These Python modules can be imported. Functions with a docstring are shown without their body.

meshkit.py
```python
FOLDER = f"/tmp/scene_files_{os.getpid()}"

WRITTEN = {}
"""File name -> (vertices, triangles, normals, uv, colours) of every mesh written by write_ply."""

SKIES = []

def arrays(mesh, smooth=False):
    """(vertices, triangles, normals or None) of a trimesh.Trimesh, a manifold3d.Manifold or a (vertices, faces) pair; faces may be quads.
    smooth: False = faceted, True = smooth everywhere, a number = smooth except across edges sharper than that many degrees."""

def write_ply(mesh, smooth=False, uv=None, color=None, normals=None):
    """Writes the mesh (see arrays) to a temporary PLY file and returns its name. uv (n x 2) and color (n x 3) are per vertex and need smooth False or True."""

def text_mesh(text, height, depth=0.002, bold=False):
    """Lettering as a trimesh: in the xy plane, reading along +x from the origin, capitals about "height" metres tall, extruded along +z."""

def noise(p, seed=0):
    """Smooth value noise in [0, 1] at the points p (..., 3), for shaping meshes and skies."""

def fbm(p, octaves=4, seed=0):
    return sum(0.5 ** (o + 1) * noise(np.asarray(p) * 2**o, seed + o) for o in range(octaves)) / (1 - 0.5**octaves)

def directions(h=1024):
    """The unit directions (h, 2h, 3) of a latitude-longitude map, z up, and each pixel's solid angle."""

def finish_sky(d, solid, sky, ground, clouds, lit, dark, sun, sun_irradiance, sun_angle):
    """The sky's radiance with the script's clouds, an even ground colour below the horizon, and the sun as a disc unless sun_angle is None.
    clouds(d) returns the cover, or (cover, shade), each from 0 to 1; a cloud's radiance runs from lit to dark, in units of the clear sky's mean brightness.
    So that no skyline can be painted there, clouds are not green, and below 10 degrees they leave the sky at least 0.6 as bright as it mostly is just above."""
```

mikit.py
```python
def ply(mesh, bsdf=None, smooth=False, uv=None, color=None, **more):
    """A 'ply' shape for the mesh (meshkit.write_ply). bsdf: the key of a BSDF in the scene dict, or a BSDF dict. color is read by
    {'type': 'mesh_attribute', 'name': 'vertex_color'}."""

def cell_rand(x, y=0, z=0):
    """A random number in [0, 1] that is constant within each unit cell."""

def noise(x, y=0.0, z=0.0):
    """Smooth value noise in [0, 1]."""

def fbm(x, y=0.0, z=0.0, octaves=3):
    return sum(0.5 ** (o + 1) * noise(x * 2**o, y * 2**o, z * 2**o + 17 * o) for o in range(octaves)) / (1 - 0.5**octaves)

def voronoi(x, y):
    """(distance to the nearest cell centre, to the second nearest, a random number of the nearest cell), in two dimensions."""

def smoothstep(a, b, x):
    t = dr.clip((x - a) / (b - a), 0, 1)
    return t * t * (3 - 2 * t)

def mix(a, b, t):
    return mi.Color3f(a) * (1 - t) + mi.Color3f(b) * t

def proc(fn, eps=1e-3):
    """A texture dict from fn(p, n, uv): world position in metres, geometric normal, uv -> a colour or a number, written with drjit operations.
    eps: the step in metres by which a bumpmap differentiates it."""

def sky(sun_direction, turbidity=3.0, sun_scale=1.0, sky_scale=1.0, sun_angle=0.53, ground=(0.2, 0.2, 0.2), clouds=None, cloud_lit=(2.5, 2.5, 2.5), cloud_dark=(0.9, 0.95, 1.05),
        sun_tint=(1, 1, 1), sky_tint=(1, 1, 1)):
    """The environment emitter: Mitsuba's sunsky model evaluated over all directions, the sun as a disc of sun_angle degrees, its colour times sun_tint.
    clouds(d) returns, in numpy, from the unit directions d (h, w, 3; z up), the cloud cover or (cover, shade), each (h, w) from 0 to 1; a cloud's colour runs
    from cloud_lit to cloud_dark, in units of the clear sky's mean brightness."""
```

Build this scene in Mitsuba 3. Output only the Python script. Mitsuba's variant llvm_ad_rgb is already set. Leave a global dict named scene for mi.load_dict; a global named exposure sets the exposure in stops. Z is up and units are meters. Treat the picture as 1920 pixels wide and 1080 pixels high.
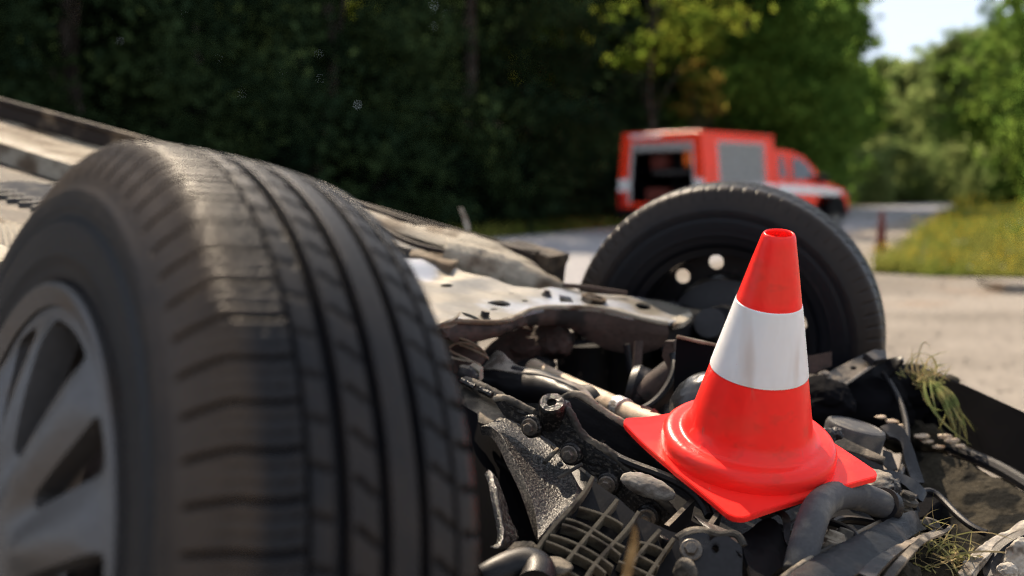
import math, random
import numpy as np, trimesh, mitsuba as mi, drjit as dr, mikit, meshkit
import manifold3d as m3
from shapely.geometry import Polygon, Point, LineString
from shapely.ops import unary_union
T = mi.ScalarTransform4f
rng = np.random.default_rng(7)
scene, labels = {}, {}

# ------------------------------------------------------------------ camera, sky, exposure
FPX, HOR, CAMH = 2000.0, 355.0, 0.87            # focal length and horizon row in photo pixels (1920 wide), camera height
PITCH = math.atan((540 - HOR) / FPX)
FW = np.array([0, math.cos(PITCH), -math.sin(PITCH)]); UPV = np.array([0, math.sin(PITCH), math.cos(PITCH)]); RT = np.array([1., 0, 0])
CAM = np.array([0, 0, CAMH])
scene['camera'] = {'type': 'thinlens', 'fov': 2 * math.degrees(math.atan(960 / FPX)), 'fov_axis': 'x',
    'to_world': T().look_at(origin=CAM.tolist(), target=(CAM + FW).tolist(), up=[0, 0, 1]),
    'focus_distance': 1.33, 'aperture_radius': 0.0066, 'near_clip': 0.02, 'far_clip': 2000.0}
SUN_AZ, SUN_EL = math.radians(-19), math.radians(48)
SUN = [math.cos(SUN_EL) * math.sin(SUN_AZ), math.cos(SUN_EL) * math.cos(SUN_AZ), math.sin(SUN_EL)]
def clouds(d):
    c = meshkit.fbm(d * [3.0, 3.0, 6.0] + 11.3, 5, 3)
    cover = .5 + np.clip((c - 0.36) / 0.3, 0, 1) * 0.45
    return cover, 0.15 + 0.35 * meshkit.noise(d * 5, 9)
scene['sky'] = mikit.sky(SUN, turbidity=3.5, clouds=clouds, cloud_lit=(1.75, 1.82, 1.95), cloud_dark=(1.3, 1.36, 1.45))
exposure = 2.65

# ------------------------------------------------------------------ materials
def V3(c): return {'type': 'rgb', 'value': list(map(float, c))}
def mixed(a, b, freq, lo, hi, grain=0.25, fine=60.0, up=0.0):
    """a broken up by b (dust, dirt, rust) in patches; fine grain on top; up = how much b has settled on faces turned upwards"""
    def fn(p, n, uv):
        t = mikit.fbm(p.x * freq, p.y * freq, p.z * freq, 3)
        if up: t = t + up * dr.clip(n.z, 0, 1)
        t = mikit.smoothstep(lo, hi, t)
        g = mikit.noise(p.x * fine, p.y * fine, p.z * fine)
        return mikit.mix(a, b, t) * (1 - grain + 2 * grain * g)
    return mikit.proc(fn)
def bsdf(key, color, rough=0.6, spec=0.5, bump=None, two=False, **kw):
    b = {'type': 'principled', 'base_color': color if isinstance(color, dict) else V3(color), 'roughness': rough, 'specular': spec, **kw}
    if bump:
        f, s, o = bump
        b = {'type': 'bumpmap', 'arbitrary': mikit.proc(lambda p, n, uv: mikit.fbm(p.x * f, p.y * f, p.z * f, o), eps=0.3 / f), 'scale': s, 'nested': b}
        b = {'type': 'bumpmap', 'tex': b['arbitrary'], 'scale': s, 'nested': b['nested']}
    if two or True: b = {'type': 'twosided', 'b': b}
    scene[key] = b; return key
VC = {'type': 'mesh_attribute', 'name': 'vertex_color'}
bsdf('rubber', VC, 0.42, 0.17, bump=(900., 0.0004, 2))
bsdf('grime', mixed((.005, .005, .0055), (.045, .04, .034), 300., .50, .72, .5, 1500.), 0.30, 0.34, bump=(800., 0.0012, 3))
bsdf('grain', mixed((.011, .0105, .0105), (.062, .055, .048), 420., .40, .70, .5, 1500.), 0.40, 0.34, bump=(800., 0.0012, 3))
bsdf('bolt_metal', mixed((.09, .08, .07), (.16, .13, .10), 200., .45, .7, .3, 900.), 0.42, 0.4, metallic=0.4)
bsdf('rib_dust', mixed((.10, .086, .064), (.04, .034, .028), 60., .5, .75, .2, 500.), 0.8, 0.15)
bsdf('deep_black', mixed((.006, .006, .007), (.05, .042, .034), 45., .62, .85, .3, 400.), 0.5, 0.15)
bsdf('casting', mixed((.007, .007, .0085), (.20, .17, .13), 26., .74, 1.16, .3, 420., up=.5), 0.5, 0.22, bump=(600., 0.0006, 2))
bsdf('dusty_casting', mixed((.035, .032, .028), (.22, .185, .14), 30., .40, .68, .25, 380.), 0.75, 0.2, bump=(500., 0.0008, 2))
bsdf('cream', mixed((.29, .255, .20), (.10, .072, .048), 14., .42, .70, .22, 200.), 0.72, 0.15)
bsdf('pale_dust', mixed((.20, .18, .155), (.085, .072, .06), 60., .42, .7, .2, 600.), 0.8, 0.2)
bsdf('floor_metal', mixed((.23, .195, .145), (.10, .072, .048), 9., .40, .66, .25, 120.), 0.8, 0.12)
bsdf('galvanised', mixed((.36, .37, .40), (.25, .225, .185), 10., .42, .58, .12, 160.), 0.38, 0.5, metallic=0.55)
bsdf('sill_brown', mixed((.022, .016, .013), (.14, .105, .07), 14., .5, .8, .3, 150.), 0.7, 0.2)
bsdf('black_plastic', mixed((.005, .005, .0065), (.12, .10, .08), 30., .80, 1.2, .25, 300., up=.38), 0.45, 0.25)
bsdf('dark_steel', mixed((.009, .009, .011), (.19, .155, .115), 24., .80, 1.2, .3, 260., up=.45), 0.5, 0.3)
bsdf('glossy_black', mixed((.010, .011, .013), (.05, .046, .042), 40., .5, .8, .2, 300.), 0.25, 0.5)
bsdf('hose', mixed((.050, .050, .053), (.105, .097, .085), 40., .45, .7, .15, 500.), 0.6, 0.25)
bsdf('tan_pipe', mixed((.44, .34, .24), (.26, .17, .11), 30., .5, .72, .2, 300.), 0.6, 0.4)
bsdf('worn_alloy', mixed((.55, .55, .56), (.25, .22, .19), 160., .45, .6, .2, 900.), 0.4, 0.5, metallic=0.5, bump=(500., .0008, 2))
bsdf('rust_red', mixed((.16, .030, .022), (.07, .03, .02), 60., .45, .7, .25, 400.), 0.6, 0.4)
bsdf('brown_bracket', mixed((.050, .033, .027), (.014, .011, .010), 25., .45, .7, .25, 250.), 0.65, 0.2)
bsdf('alloy', mixed((.085, .082, .082), (.085, .058, .04), 14., .55, .85, .08, 220.), 0.42, 0.4, metallic=0.6)
bsdf('soil', mixed((.028, .024, .017), (.0035, .0035, .003), 19., .46, .57, .35, 220.), 0.9, 0.1, bump=(120., 0.006, 3))
bsdf('pale_tear', mixed((.34, .31, .265), (.12, .10, .08), 45., .45, .7, .2, 300.), 0.85, 0.2, bump=(200., .003, 2))
def cone_col(p, n, uv):
    a = mikit.mix((.95, .026, .020), (.86, .040, .026), mikit.smoothstep(.45, .75, mikit.fbm(p.x * 22, p.y * 22, p.z * 22, 3)))
    scuff = mikit.smoothstep(.66, .74, mikit.fbm(p.x * 120, p.y * 120, p.z * 26, 3)) * mikit.smoothstep(.5, .7, mikit.noise(p.x * 14, p.y * 14, p.z * 14))
    a = mikit.mix(a, (.55, .13, .10), scuff * .55)
    dirt = mikit.smoothstep(.60, .78, mikit.fbm(p.x * 45 + 9, p.y * 45, p.z * 45, 4))
    return mikit.mix(a, (.36, .06, .035), dirt * .22)
bsdf('cone_red', mikit.proc(cone_col), 0.3, 0.22, bump=(260., .00025, 2))
bsdf('matte_black', (.004, .004, .005), 0.85, 0.03)
def band_col(p, n, uv):
    s = mikit.smoothstep(.52, .85, mikit.fbm(p.x * 40, p.y * 40, p.z * 6, 3))
    return mikit.mix((.70, .69, .68), (.56, .49, .44), s)
bsdf('reflective_white', mikit.proc(band_col), 0.36, 0.5, clearcoat=0.3)
bsdf('rail_steel', mixed((.011, .0125, .015), (.055, .044, .035), 20., .5, .8, .3, 300.), 0.5, 0.15)
bsdf('dry_leaf', mixed((.30, .19, .085), (.20, .12, .05), 80., .4, .7, .2, 300.), 0.8, 0.1)
bsdf('truck_red', mixed((.95, .055, .020), (.88, .06, .022), 2., .5, .8, .03, 20.), 0.32, 0.22)
bsdf('truck_silver', (.50, .50, .50), 0.4, 0.5)
bsdf('truck_white', (.78, .78, .78), 0.4, 0.5)
bsdf('shutter_grey', (.27, .27, .26), 0.5, 0.5, metallic=0.2)
bsdf('truck_dark', (.0045, .0045, .0055), 0.55, 0.1)
bsdf('truck_glass', (.02, .025, .03), 0.06, 0.8)
bsdf('orange_gear', (.85, .16, .02), 0.5, 0.4)
bsdf('tail_lamp', (.35, .008, .008), 0.15, 0.6)
bsdf('blue_lens', (.02, .06, .45), 0.15, 0.6)
bsdf('bark', mixed((.03, .025, .02), (.065, .055, .045), 6., .4, .65, .3, 30.), 0.9, 0.2)
def leafy(key, a, b, trans, f=.9):
    def fn(p, n, uv):
        t = mikit.fbm(p.x * f, p.y * f, p.z * f, 2); g = mikit.noise(p.x * 7, p.y * 7, p.z * 7)
        return mikit.mix(a, b, mikit.smoothstep(.3, .7, t)) * (.55 + .9 * g)
    scene[key] = {'type': 'principledthin', 'base_color': mikit.proc(fn), 'roughness': .55, 'diff_trans': trans, 'spec_trans': 0.0}
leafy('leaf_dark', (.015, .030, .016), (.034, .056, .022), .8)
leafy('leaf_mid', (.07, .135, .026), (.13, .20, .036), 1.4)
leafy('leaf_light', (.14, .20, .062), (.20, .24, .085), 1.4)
leafy('leaf_yellow', (.10, .155, .022), (.16, .185, .027), 1.5, 2.)
leafy('leaf_autumn', (.25, .19, .045), (.20, .20, .035), 1.4, 2.)
leafy('meadow', (.16, .21, .042), (.25, .25, .06), 1.0, 1.2)
leafy('straw', (.36, .28, .15), (.20, .20, .08), .5, 60.)
leafy('green_blade', (.14, .17, .06), (.24, .22, .09), .6, 50.)
scene['flower_yellow'] = {'type': 'twosided', 'b': {'type': 'diffuse', 'reflectance': V3((.62, .42, .03))}}
scene['flower_white'] = {'type': 'twosided', 'b': {'type': 'diffuse', 'reflectance': V3((.55, .52, .35))}}
def asphalt(p, n, uv):
    c = mikit.mix((.185, .18, .185), (.23, .222, .225), mikit.fbm(p.x * .7, p.y * .7, 0, 3))
    return c * (.85 + .3 * mikit.noise(p.x * 60, p.y * 60))
bsdf('asphalt', mikit.proc(asphalt), .8, .3)
def gravel(p, n, uv):
    t = mikit.smoothstep(.38, .68, mikit.fbm(p.x * .9, p.y * 1.1, 3.3, 4))
    c = mikit.mix((.20, .176, .148), (.13, .113, .093), t)
    r = mikit.smoothstep(.62, .78, mikit.fbm(p.x * 2.1, p.y * 2.1, 8., 3))
    c = mikit.mix(c, (.16, .11, .075), r * .7)
    return c * (.78 + .44 * mikit.noise(p.x * 45, p.y * 45))
bsdf('gravel_ground', mikit.proc(gravel), .9, .2)
bsdf('forest_floor', mixed((.035, .042, .018), (.06, .05, .03), .8, .4, .65, .3, 12.), .95, .1)
bsdf('verge_soil', mixed((.07, .085, .025), (.12, .10, .05), .6, .4, .65, .3, 15.), .95, .1)

# ------------------------------------------------------------------ helpers
counts = {}
def key_for(base):
    if base not in scene and base not in labels: return base
    k = counts.get(base, 0)
    while True:
        k += 1
        s = f'{base}_{k:03d}'
        if s not in scene and s not in labels:
            counts[base] = k; return s
def put(name, mesh, mat, parent=None, smooth=35, label=None, cat=None, group=None, kind=None, **kw):
    key = key_for(f'{parent}__{name}' if parent else name)
    scene[key] = mikit.ply(mesh, mat, smooth=smooth, **kw)
    tag(key, label, cat, group, kind); return key
def tag(key, label=None, cat=None, group=None, kind=None):
    d = {k: v for k, v in (('label', label), ('category', cat), ('group', group), ('kind', kind)) if v}
    if d: labels[key] = d
def thing(name, label, cat, group=None):
    key = key_for(name); tag(key, label, cat, group); return key
def ray(px, py): return FW + RT * (px - 960) / FPX + UPV * (540 - py) / FPX
def D(px, py, d): return CAM + d * ray(px, py)            # the place seen at a photo pixel, d metres deep
def unit(v): v = np.asarray(v, float); return v / np.linalg.norm(v)
class Plane:
    def __init__(s, o, n, xdir=None):
        s.o = np.asarray(o, float); s.n = unit(n)
        a = np.array([1., 0, 0]) if xdir is None else np.asarray(xdir, float)
        s.e1 = unit(a - s.n * (a @ s.n)); s.e2 = np.cross(s.n, s.e1)
    def hit(s, px, py):
        d = ray(px, py); return CAM + d * (((s.o - CAM) @ s.n) / (d @ s.n))
    def uv(s, px, py):
        p = s.hit(px, py) - s.o; return np.array([p @ s.e1, p @ s.e2])
    def lift(s, v):                                   # plane coordinates (x, y, height) to world
        v = np.asarray(v); return s.o + v[:, :1] * s.e1 + v[:, 1:2] * s.e2 + v[:, 2:3] * s.n
def fromuv(mesh, plane):
    m = mesh.copy(); m.vertices = plane.lift(m.vertices); return m
def poly2d(plane, pts, holes=(), rnd=0.0):
    P = Polygon([plane.uv(*p) for p in pts]).buffer(0)
    if rnd: P = P.buffer(-rnd).buffer(2 * rnd).buffer(-rnd)
    for h in holes:
        if len(h) == 3 and not hasattr(h[0], '__len__'):   # px, py, radius in metres
            P = P.difference(Point(*plane.uv(h[0], h[1])).buffer(h[2]))
        else: P = P.difference(Polygon([plane.uv(*p) for p in h]).buffer(0))
    return P
def geoms(P): return [g for g in getattr(P, 'geoms', [P]) if g.area > 1e-9]
def extr(P, z0, z1):
    out = []
    for g in geoms(P):
        m = trimesh.creation.extrude_polygon(g, z1 - z0, engine='earcut'); m.apply_translation([0, 0, z0]); out.append(m)
    return out
def slab2d(P, t, b=0.002):
    ms = extr(P, -t, -b)
    if b > 0:
        ms += extr(P.buffer(-.35 * b), -t * .5, -.35 * b) + extr(P.buffer(-b), -t * .5, 0)
    return trimesh.util.concatenate(ms)
def slab(plane, pts, t, b=0.002, holes=(), rnd=0.0):
    return fromuv(slab2d(poly2d(plane, pts, holes, rnd), t, b), plane)
def to_man(m): return m3.Manifold(m3.Mesh(np.asarray(m.vertices, np.float32), np.asarray(m.faces, np.uint32)))
def from_man(M):
    q = M.to_mesh(); return trimesh.Trimesh(q.vert_properties[:, :3], q.tri_verts, process=False)
def displace(m, amp, freq, seed=0, octv=3, bias=.5):
    n = m.vertex_normals; f = meshkit.fbm(m.vertices * freq + 50, octv, seed) - bias
    m = m.copy(); m.vertices = m.vertices + n * (amp * f)[:, None]; return m
def refine(m, L):
    v, f = trimesh.remesh.subdivide_to_size(m.vertices, m.faces, L, max_iter=12)
    return trimesh.Trimesh(v, f, process=True)
def rough(m, L, amp, freq, seed=0, union=True):
    if union:
        try:
            M = m3.Manifold.batch_boolean([to_man(c) for c in m.split(only_watertight=False)], m3.OpType.Add)
            if M.num_tri() > 0:
                return displace(from_man(M.refine_to_length(L)), amp, freq, seed)
        except Exception: pass
    return displace(refine(m, L), amp, freq, seed)
def spline(pts, n):
    from scipy.interpolate import CubicSpline
    pts = np.asarray(pts, float)
    if len(pts) == 2: return pts[0] + np.linspace(0, 1, n)[:, None] * (pts[1] - pts[0])
    s = np.r_[0, np.cumsum(np.linalg.norm(np.diff(pts[:, :3], axis=0), axis=1))]
    return CubicSpline(s, pts)(np.linspace(0, s[-1], n))
def tube(pts, r, n=24, k=14, flat=1.0, flat_dir=None, straight=False):
    pts = np.asarray(pts, float); r = np.broadcast_to(np.asarray(r, float), (len(pts),))
    q = np.c_[pts, r]; c = q if straight else spline(q, n)
    p, rr = c[:, :3], c[:, 3]
    t = np.gradient(p, axis=0); t /= np.linalg.norm(t, axis=1, keepdims=True)
    ref = np.asarray(flat_dir if flat_dir is not None else ([0, 0, 1] if abs(t[0][2]) < .9 else [1, 0, 0]), float)
    rings = []
    for i in range(len(p)):
        a = ref - t[i] * (ref @ t[i]); a /= np.linalg.norm(a); ref = a; b = np.cross(t[i], a)
        th = np.arange(k) / k * 2 * np.pi
        rings.append(p[i] + rr[i] * (np.cos(th)[:, None] * a * flat + np.sin(th)[:, None] * b))
    v = np.vstack(rings + [p[:1], p[-1:]]); f = []
    N = len(p)
    for i in range(N - 1):
        for j in range(k):
            a0, a1, b0, b1 = i * k + j, i * k + (j + 1) % k, (i + 1) * k + j, (i + 1) * k + (j + 1) % k
            f += [[a0, a1, b1], [a0, b1, b0]]
    for j in range(k): f += [[N * k, (j + 1) % k, j], [N * k + 1, (N - 1) * k + j, (N - 1) * k + (j + 1) % k]]
    return trimesh.Trimesh(v, f, process=False)
def rot_to(axis):
    return trimesh.geometry.align_vectors([0, 0, 1], unit(axis))
def lathe(prof, o, axis, n=48):
    m = trimesh.creation.revolve(np.asarray(prof, float), sections=n)
    m.apply_transform(rot_to(axis)); m.apply_translation(o); return m
def boxm(o, ex, ey, ez, dx, dy, dz):
    """a box from corner o: dx along ex, dy along ey, dz along ez"""
    m = trimesh.creation.box([1, 1, 1]); m.apply_translation([.5, .5, .5])
    v = m.vertices; m.vertices = np.asarray(o) + v[:, :1] * dx * np.asarray(ex) + v[:, 1:2] * dy * np.asarray(ey) + v[:, 2:3] * dz * np.asarray(ez)
    m.fix_normals(); return m
def bolt(o, axis, r=.0065, h=.007, spin=0.):
    w = lathe([[0, -.004], [r * 1.55, -.004], [r * 1.6, .0012], [r * 1.45, .0022], [0, .0022]], o, axis, 28)
    a = np.arange(6) / 6 * 2 * np.pi + spin
    hx = m3.Manifold.hull_points(np.vstack([np.c_[r * np.cos(a), r * np.sin(a), 0 * a + .001], np.c_[r * np.cos(a), r * np.sin(a), 0 * a + h * .82],
        np.c_[r * .84 * np.cos(a), r * .84 * np.sin(a), 0 * a + h]]).astype(np.float32))
    hx = from_man(hx); hx.apply_transform(rot_to(axis)); hx.apply_translation(o)
    return trimesh.util.concatenate([w, hx])
def loft(lines, n=40, m=12, thick=.006, amp=0, freq=60, seed=0):
    """a sheet through several 3-D polylines, given thickness on the side away from the camera"""
    L = np.array([spline(l, n) for l in lines])
    S = np.array([spline(L[:, i], m) if len(L) > 2 else spline(L[:, i], m) for i in range(n)])     # n, m, 3
    g = np.cross(np.gradient(S, axis=0), np.gradient(S, axis=1)); g /= np.linalg.norm(g, axis=2, keepdims=True) + 1e-12
    if (g * (CAM - S)).sum(-1).mean() < 0: g = -g
    top = S + (g * (amp * (meshkit.fbm(S * freq + 50, 4, seed) - .5))[..., None] if amp else 0)
    bot = S - g * thick
    v = np.vstack([top.reshape(-1, 3), bot.reshape(-1, 3)]); f = []; K = n * m
    idx = lambda i, j: i * m + j
    for i in range(n - 1):
        for j in range(m - 1):
            a, b, c, d = idx(i, j), idx(i + 1, j), idx(i + 1, j + 1), idx(i, j + 1)
            f += [[a, b, c], [a, c, d], [a + K, c + K, b + K], [a + K, d + K, c + K]]
    rim = [idx(i, 0) for i in range(n)] + [idx(n - 1, j) for j in range(1, m)] + [idx(i, m - 1) for i in range(n - 2, -1, -1)] + [idx(0, j) for j in range(m - 2, 0, -1)]
    for a, b in zip(rim, rim[1:] + rim[:1]): f += [[a, a + K, b + K], [a, b + K, b]]
    t = trimesh.Trimesh(v, f, process=False); t.fix_normals(); return t
def blob(o, radii, amp=.2, freq=30, seed=0, sub=4, axes=None):
    m = trimesh.creation.icosphere(subdivisions=sub); d = m.vertices
    s = 1 + amp * (meshkit.fbm(d * 1.6 + seed * 7.7, 4, seed) - .5) * 2
    v = d * s[:, None] * np.asarray(radii)
    if axes is not None: v = v @ np.asarray(axes)
    m.vertices = v + np.asarray(o); return m
def join(*ms): return trimesh.util.concatenate([m for m in ms])

# ------------------------------------------------------------------ the ground
e_road = unit([.5, 1., 0.]); n_left = np.array([-e_road[1], e_road[0], 0])
def ground_h(x, y):
    d = np.hypot((x - .2) / 1.9, (y - 1.6) / 2.0)
    return -.35 * np.clip(1 - (d - .55) / .6, 0, 1) ** 1.5
def sheet(poly, z, L, hf=None):
    m = trimesh.creation.extrude_polygon(Polygon(poly), .001, engine='earcut')
    keep = m.face_normals[:, 2] > .9
    m = trimesh.Trimesh(m.vertices, m.faces[keep], process=True)
    if L: m = refine(m, L)
    v = m.vertices.copy(); v[:, 2] = z + (hf(v[:, 0], v[:, 1]) if hf else 0); m.vertices = v; return m
gx = np.unique(np.r_[np.linspace(-3, 4, 60), np.linspace(-900, 900, 13), np.linspace(-40, 60, 21)]); gy = np.unique(np.r_[np.linspace(-2, 5, 60), np.linspace(-60, 1200, 15), np.linspace(-20, 120, 25)])
X, Y = np.meshgrid(gx, gy); Zg = ground_h(X, Y)
idx = np.arange(X.size).reshape(X.shape)
quads = np.stack([idx[:-1, :-1], idx[:-1, 1:], idx[1:, 1:], idx[1:, :-1]], -1).reshape(-1, 4)
put('ground', (np.c_[X.ravel(), Y.ravel(), Zg.ravel()], quads), 'gravel_ground', smooth=True, kind='structure')
def road_pt(t, off): return np.array([0, 20.5, 0]) + t * e_road - off * n_left       # t along the far road edge, off to the right of it
def strip(t0, t1, o0, o1, bend=True, n=60):
    P = []
    for t in np.linspace(t0, t1, n): P.append((t, o0, o1))
    v = []
    for t, a, b in P:
        sh = np.array([0.0045 * max(0, t - 22) ** 2, 0, 0]) if bend else 0
        v += [road_pt(t, a) + sh, road_pt(t, b) + sh]
    v = np.array(v); f = [[2 * i, 2 * i + 1, 2 * i + 3, 2 * i + 2] for i in range(n - 1)]
    return v, np.array(f)
v, f = strip(-40, 75, .45, 5.6); v[:, 2] = .004
put('road', (v, f), 'asphalt', smooth=False, kind='structure')
v, f = strip(-45, 80, -40, .45); v[:, 2] = .008
put('forest_floor', (v, f), 'forest_floor', smooth=False, kind='structure')
VERGE = [(4.4, 12.2), (3.7, 11.1), (4.2, 10.6), (6.0, 10.2), (9, 9.6), (30, 8), (120, 40), (160, 160), (56, 120), (31, 75), (19.6, 47), (10.9, 26.8), (6.4, 16.6)]
put('grass_verge', sheet(VERGE, .012, None), 'verge_soil', smooth=False, kind='structure')
verge_poly = Polygon(VERGE)

# ------------------------------------------------------------------ plants
def blades(P, h, w, lean, rs):
    """P: n x 3 feet; crossed-free thin triangles with a bend, 3 triangles each"""
    n = len(P); a = rs.uniform(0, 2 * np.pi, n); la = rs.uniform(0, 2 * np.pi, n)
    d = np.c_[np.cos(a), np.sin(a), 0 * a]; l = np.c_[np.cos(la), np.sin(la), 0 * la] * (lean * rs.uniform(.2, 1, n) * h)[:, None]
    up = np.c_[0 * a, 0 * a, h]
    v = np.stack([P - d * w[:, None] / 2, P + d * w[:, None] / 2, P + up * .55 + l * .35 - d * w[:, None] * .38, P + up * .55 + l * .35 + d * w[:, None] * .38, P + up + l], 1)
    i = (np.arange(n) * 5)[:, None]
    f = np.stack([i + [0, 1, 3], i + [0, 3, 2], i + [2, 3, 4]], 1).reshape(-1, 3)
    return v.reshape(-1, 3), f
def quads_at(P, s, rs, flat=0.0, asp=.6):
    """leaf-shaped rhombs with a fold at places P"""
    n = len(P)
    a = rs.normal(size=(n, 3)); a[:, 2] *= (1 - flat); a /= np.linalg.norm(a, axis=1, keepdims=True)
    b = np.cross(a, rs.normal(size=(n, 3))); b /= np.linalg.norm(b, axis=1, keepdims=True)
    s = np.broadcast_to(s, (n,))[:, None]
    v = np.stack([P - a * s, P + b * s * asp, P + a * s, P - b * s * asp], 1).reshape(-1, 3)
    i = (np.arange(n) * 4)[:, None]
    return v, np.stack([i + [0, 1, 2], i + [0, 2, 3]], 1).reshape(-1, 3)
def crown_mesh(h, r, base, nclump, per, s, seed, low=.0, top_taper=.75):
    rs = np.random.default_rng(seed)
    z = base + (h - base) * rs.uniform(0, 1, nclump) ** (1 + low)
    q = (z - base) / (h - base)
    env = r * np.sqrt(np.clip(1 - (np.clip(q - .25, 0, 1) / .77) ** 2, .02, 1)) * (.72 + .28 * np.clip(q / .25, 0, 1))
    a = rs.uniform(0, 2 * np.pi, nclump); rad = env * np.sqrt(rs.uniform(.12, 1, nclump)) * rs.uniform(.8, 1.2, nclump)
    C = np.c_[rad * np.cos(a), rad * np.sin(a), z]
    cs = rs.uniform(.45, 1.0, nclump) * r * .20
    P = np.repeat(C, per, 0) + rs.normal(size=(nclump * per, 3)) * np.repeat(cs, per)[:, None] * [1, 1, .6]
    P[:, 2] = np.maximum(P[:, 2], .05)
    sz = s * rs.uniform(.6, 1.3, len(P)) * (1 + .9 * np.clip((P[:, 2] - 6) / 6, 0, 1))
    return quads_at(P, sz, rs, .2), C
def trunk_mesh(h, r0, C, seed, nl=9):
    rs = np.random.default_rng(seed); wob = rs.normal(size=(6, 2)) * .10
    pts = [[wob[i, 0] * i * .5, wob[i, 1] * i * .5, h * i / 5 * .8] for i in range(6)]; pts[0][:2] = [0, 0]; pts[0][2] = -.3
    ms = [tube(pts, np.linspace(r0, r0 * .25, 6), 14, 8)]
    for c in C[rs.permutation(len(C))[:nl]]:
        z = max(.25 * h, c[2] * .6); k = min(z / (h * .8), 1); o = spline(np.array(pts), 20)[int(k * 19)]
        ms.append(tube([o, (o + c) / 2 + [0, 0, .3], c], [r0 * .35, r0 * .2, r0 * .06], 8, 6))
    return join(*ms)
variants = {}
def tree_kind(kind):
    if kind in variants: return variants[kind]
    h, r, base, nc, per, s, low, leafs, tr = KINDS[kind]
    out = []
    for k in range(2):
        (v, f), C = crown_mesh(h, r, base, nc, per, s, hash_(kind) + k, low)
        out.append((mikit.ply((v, f), leafs, smooth=False), mikit.ply(trunk_mesh(h, tr, C, 5 + k), 'bark', smooth=True)))
    variants[kind] = out; return out
def hash_(s): return sum(ord(c) * (i + 3) for i, c in enumerate(s))
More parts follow.
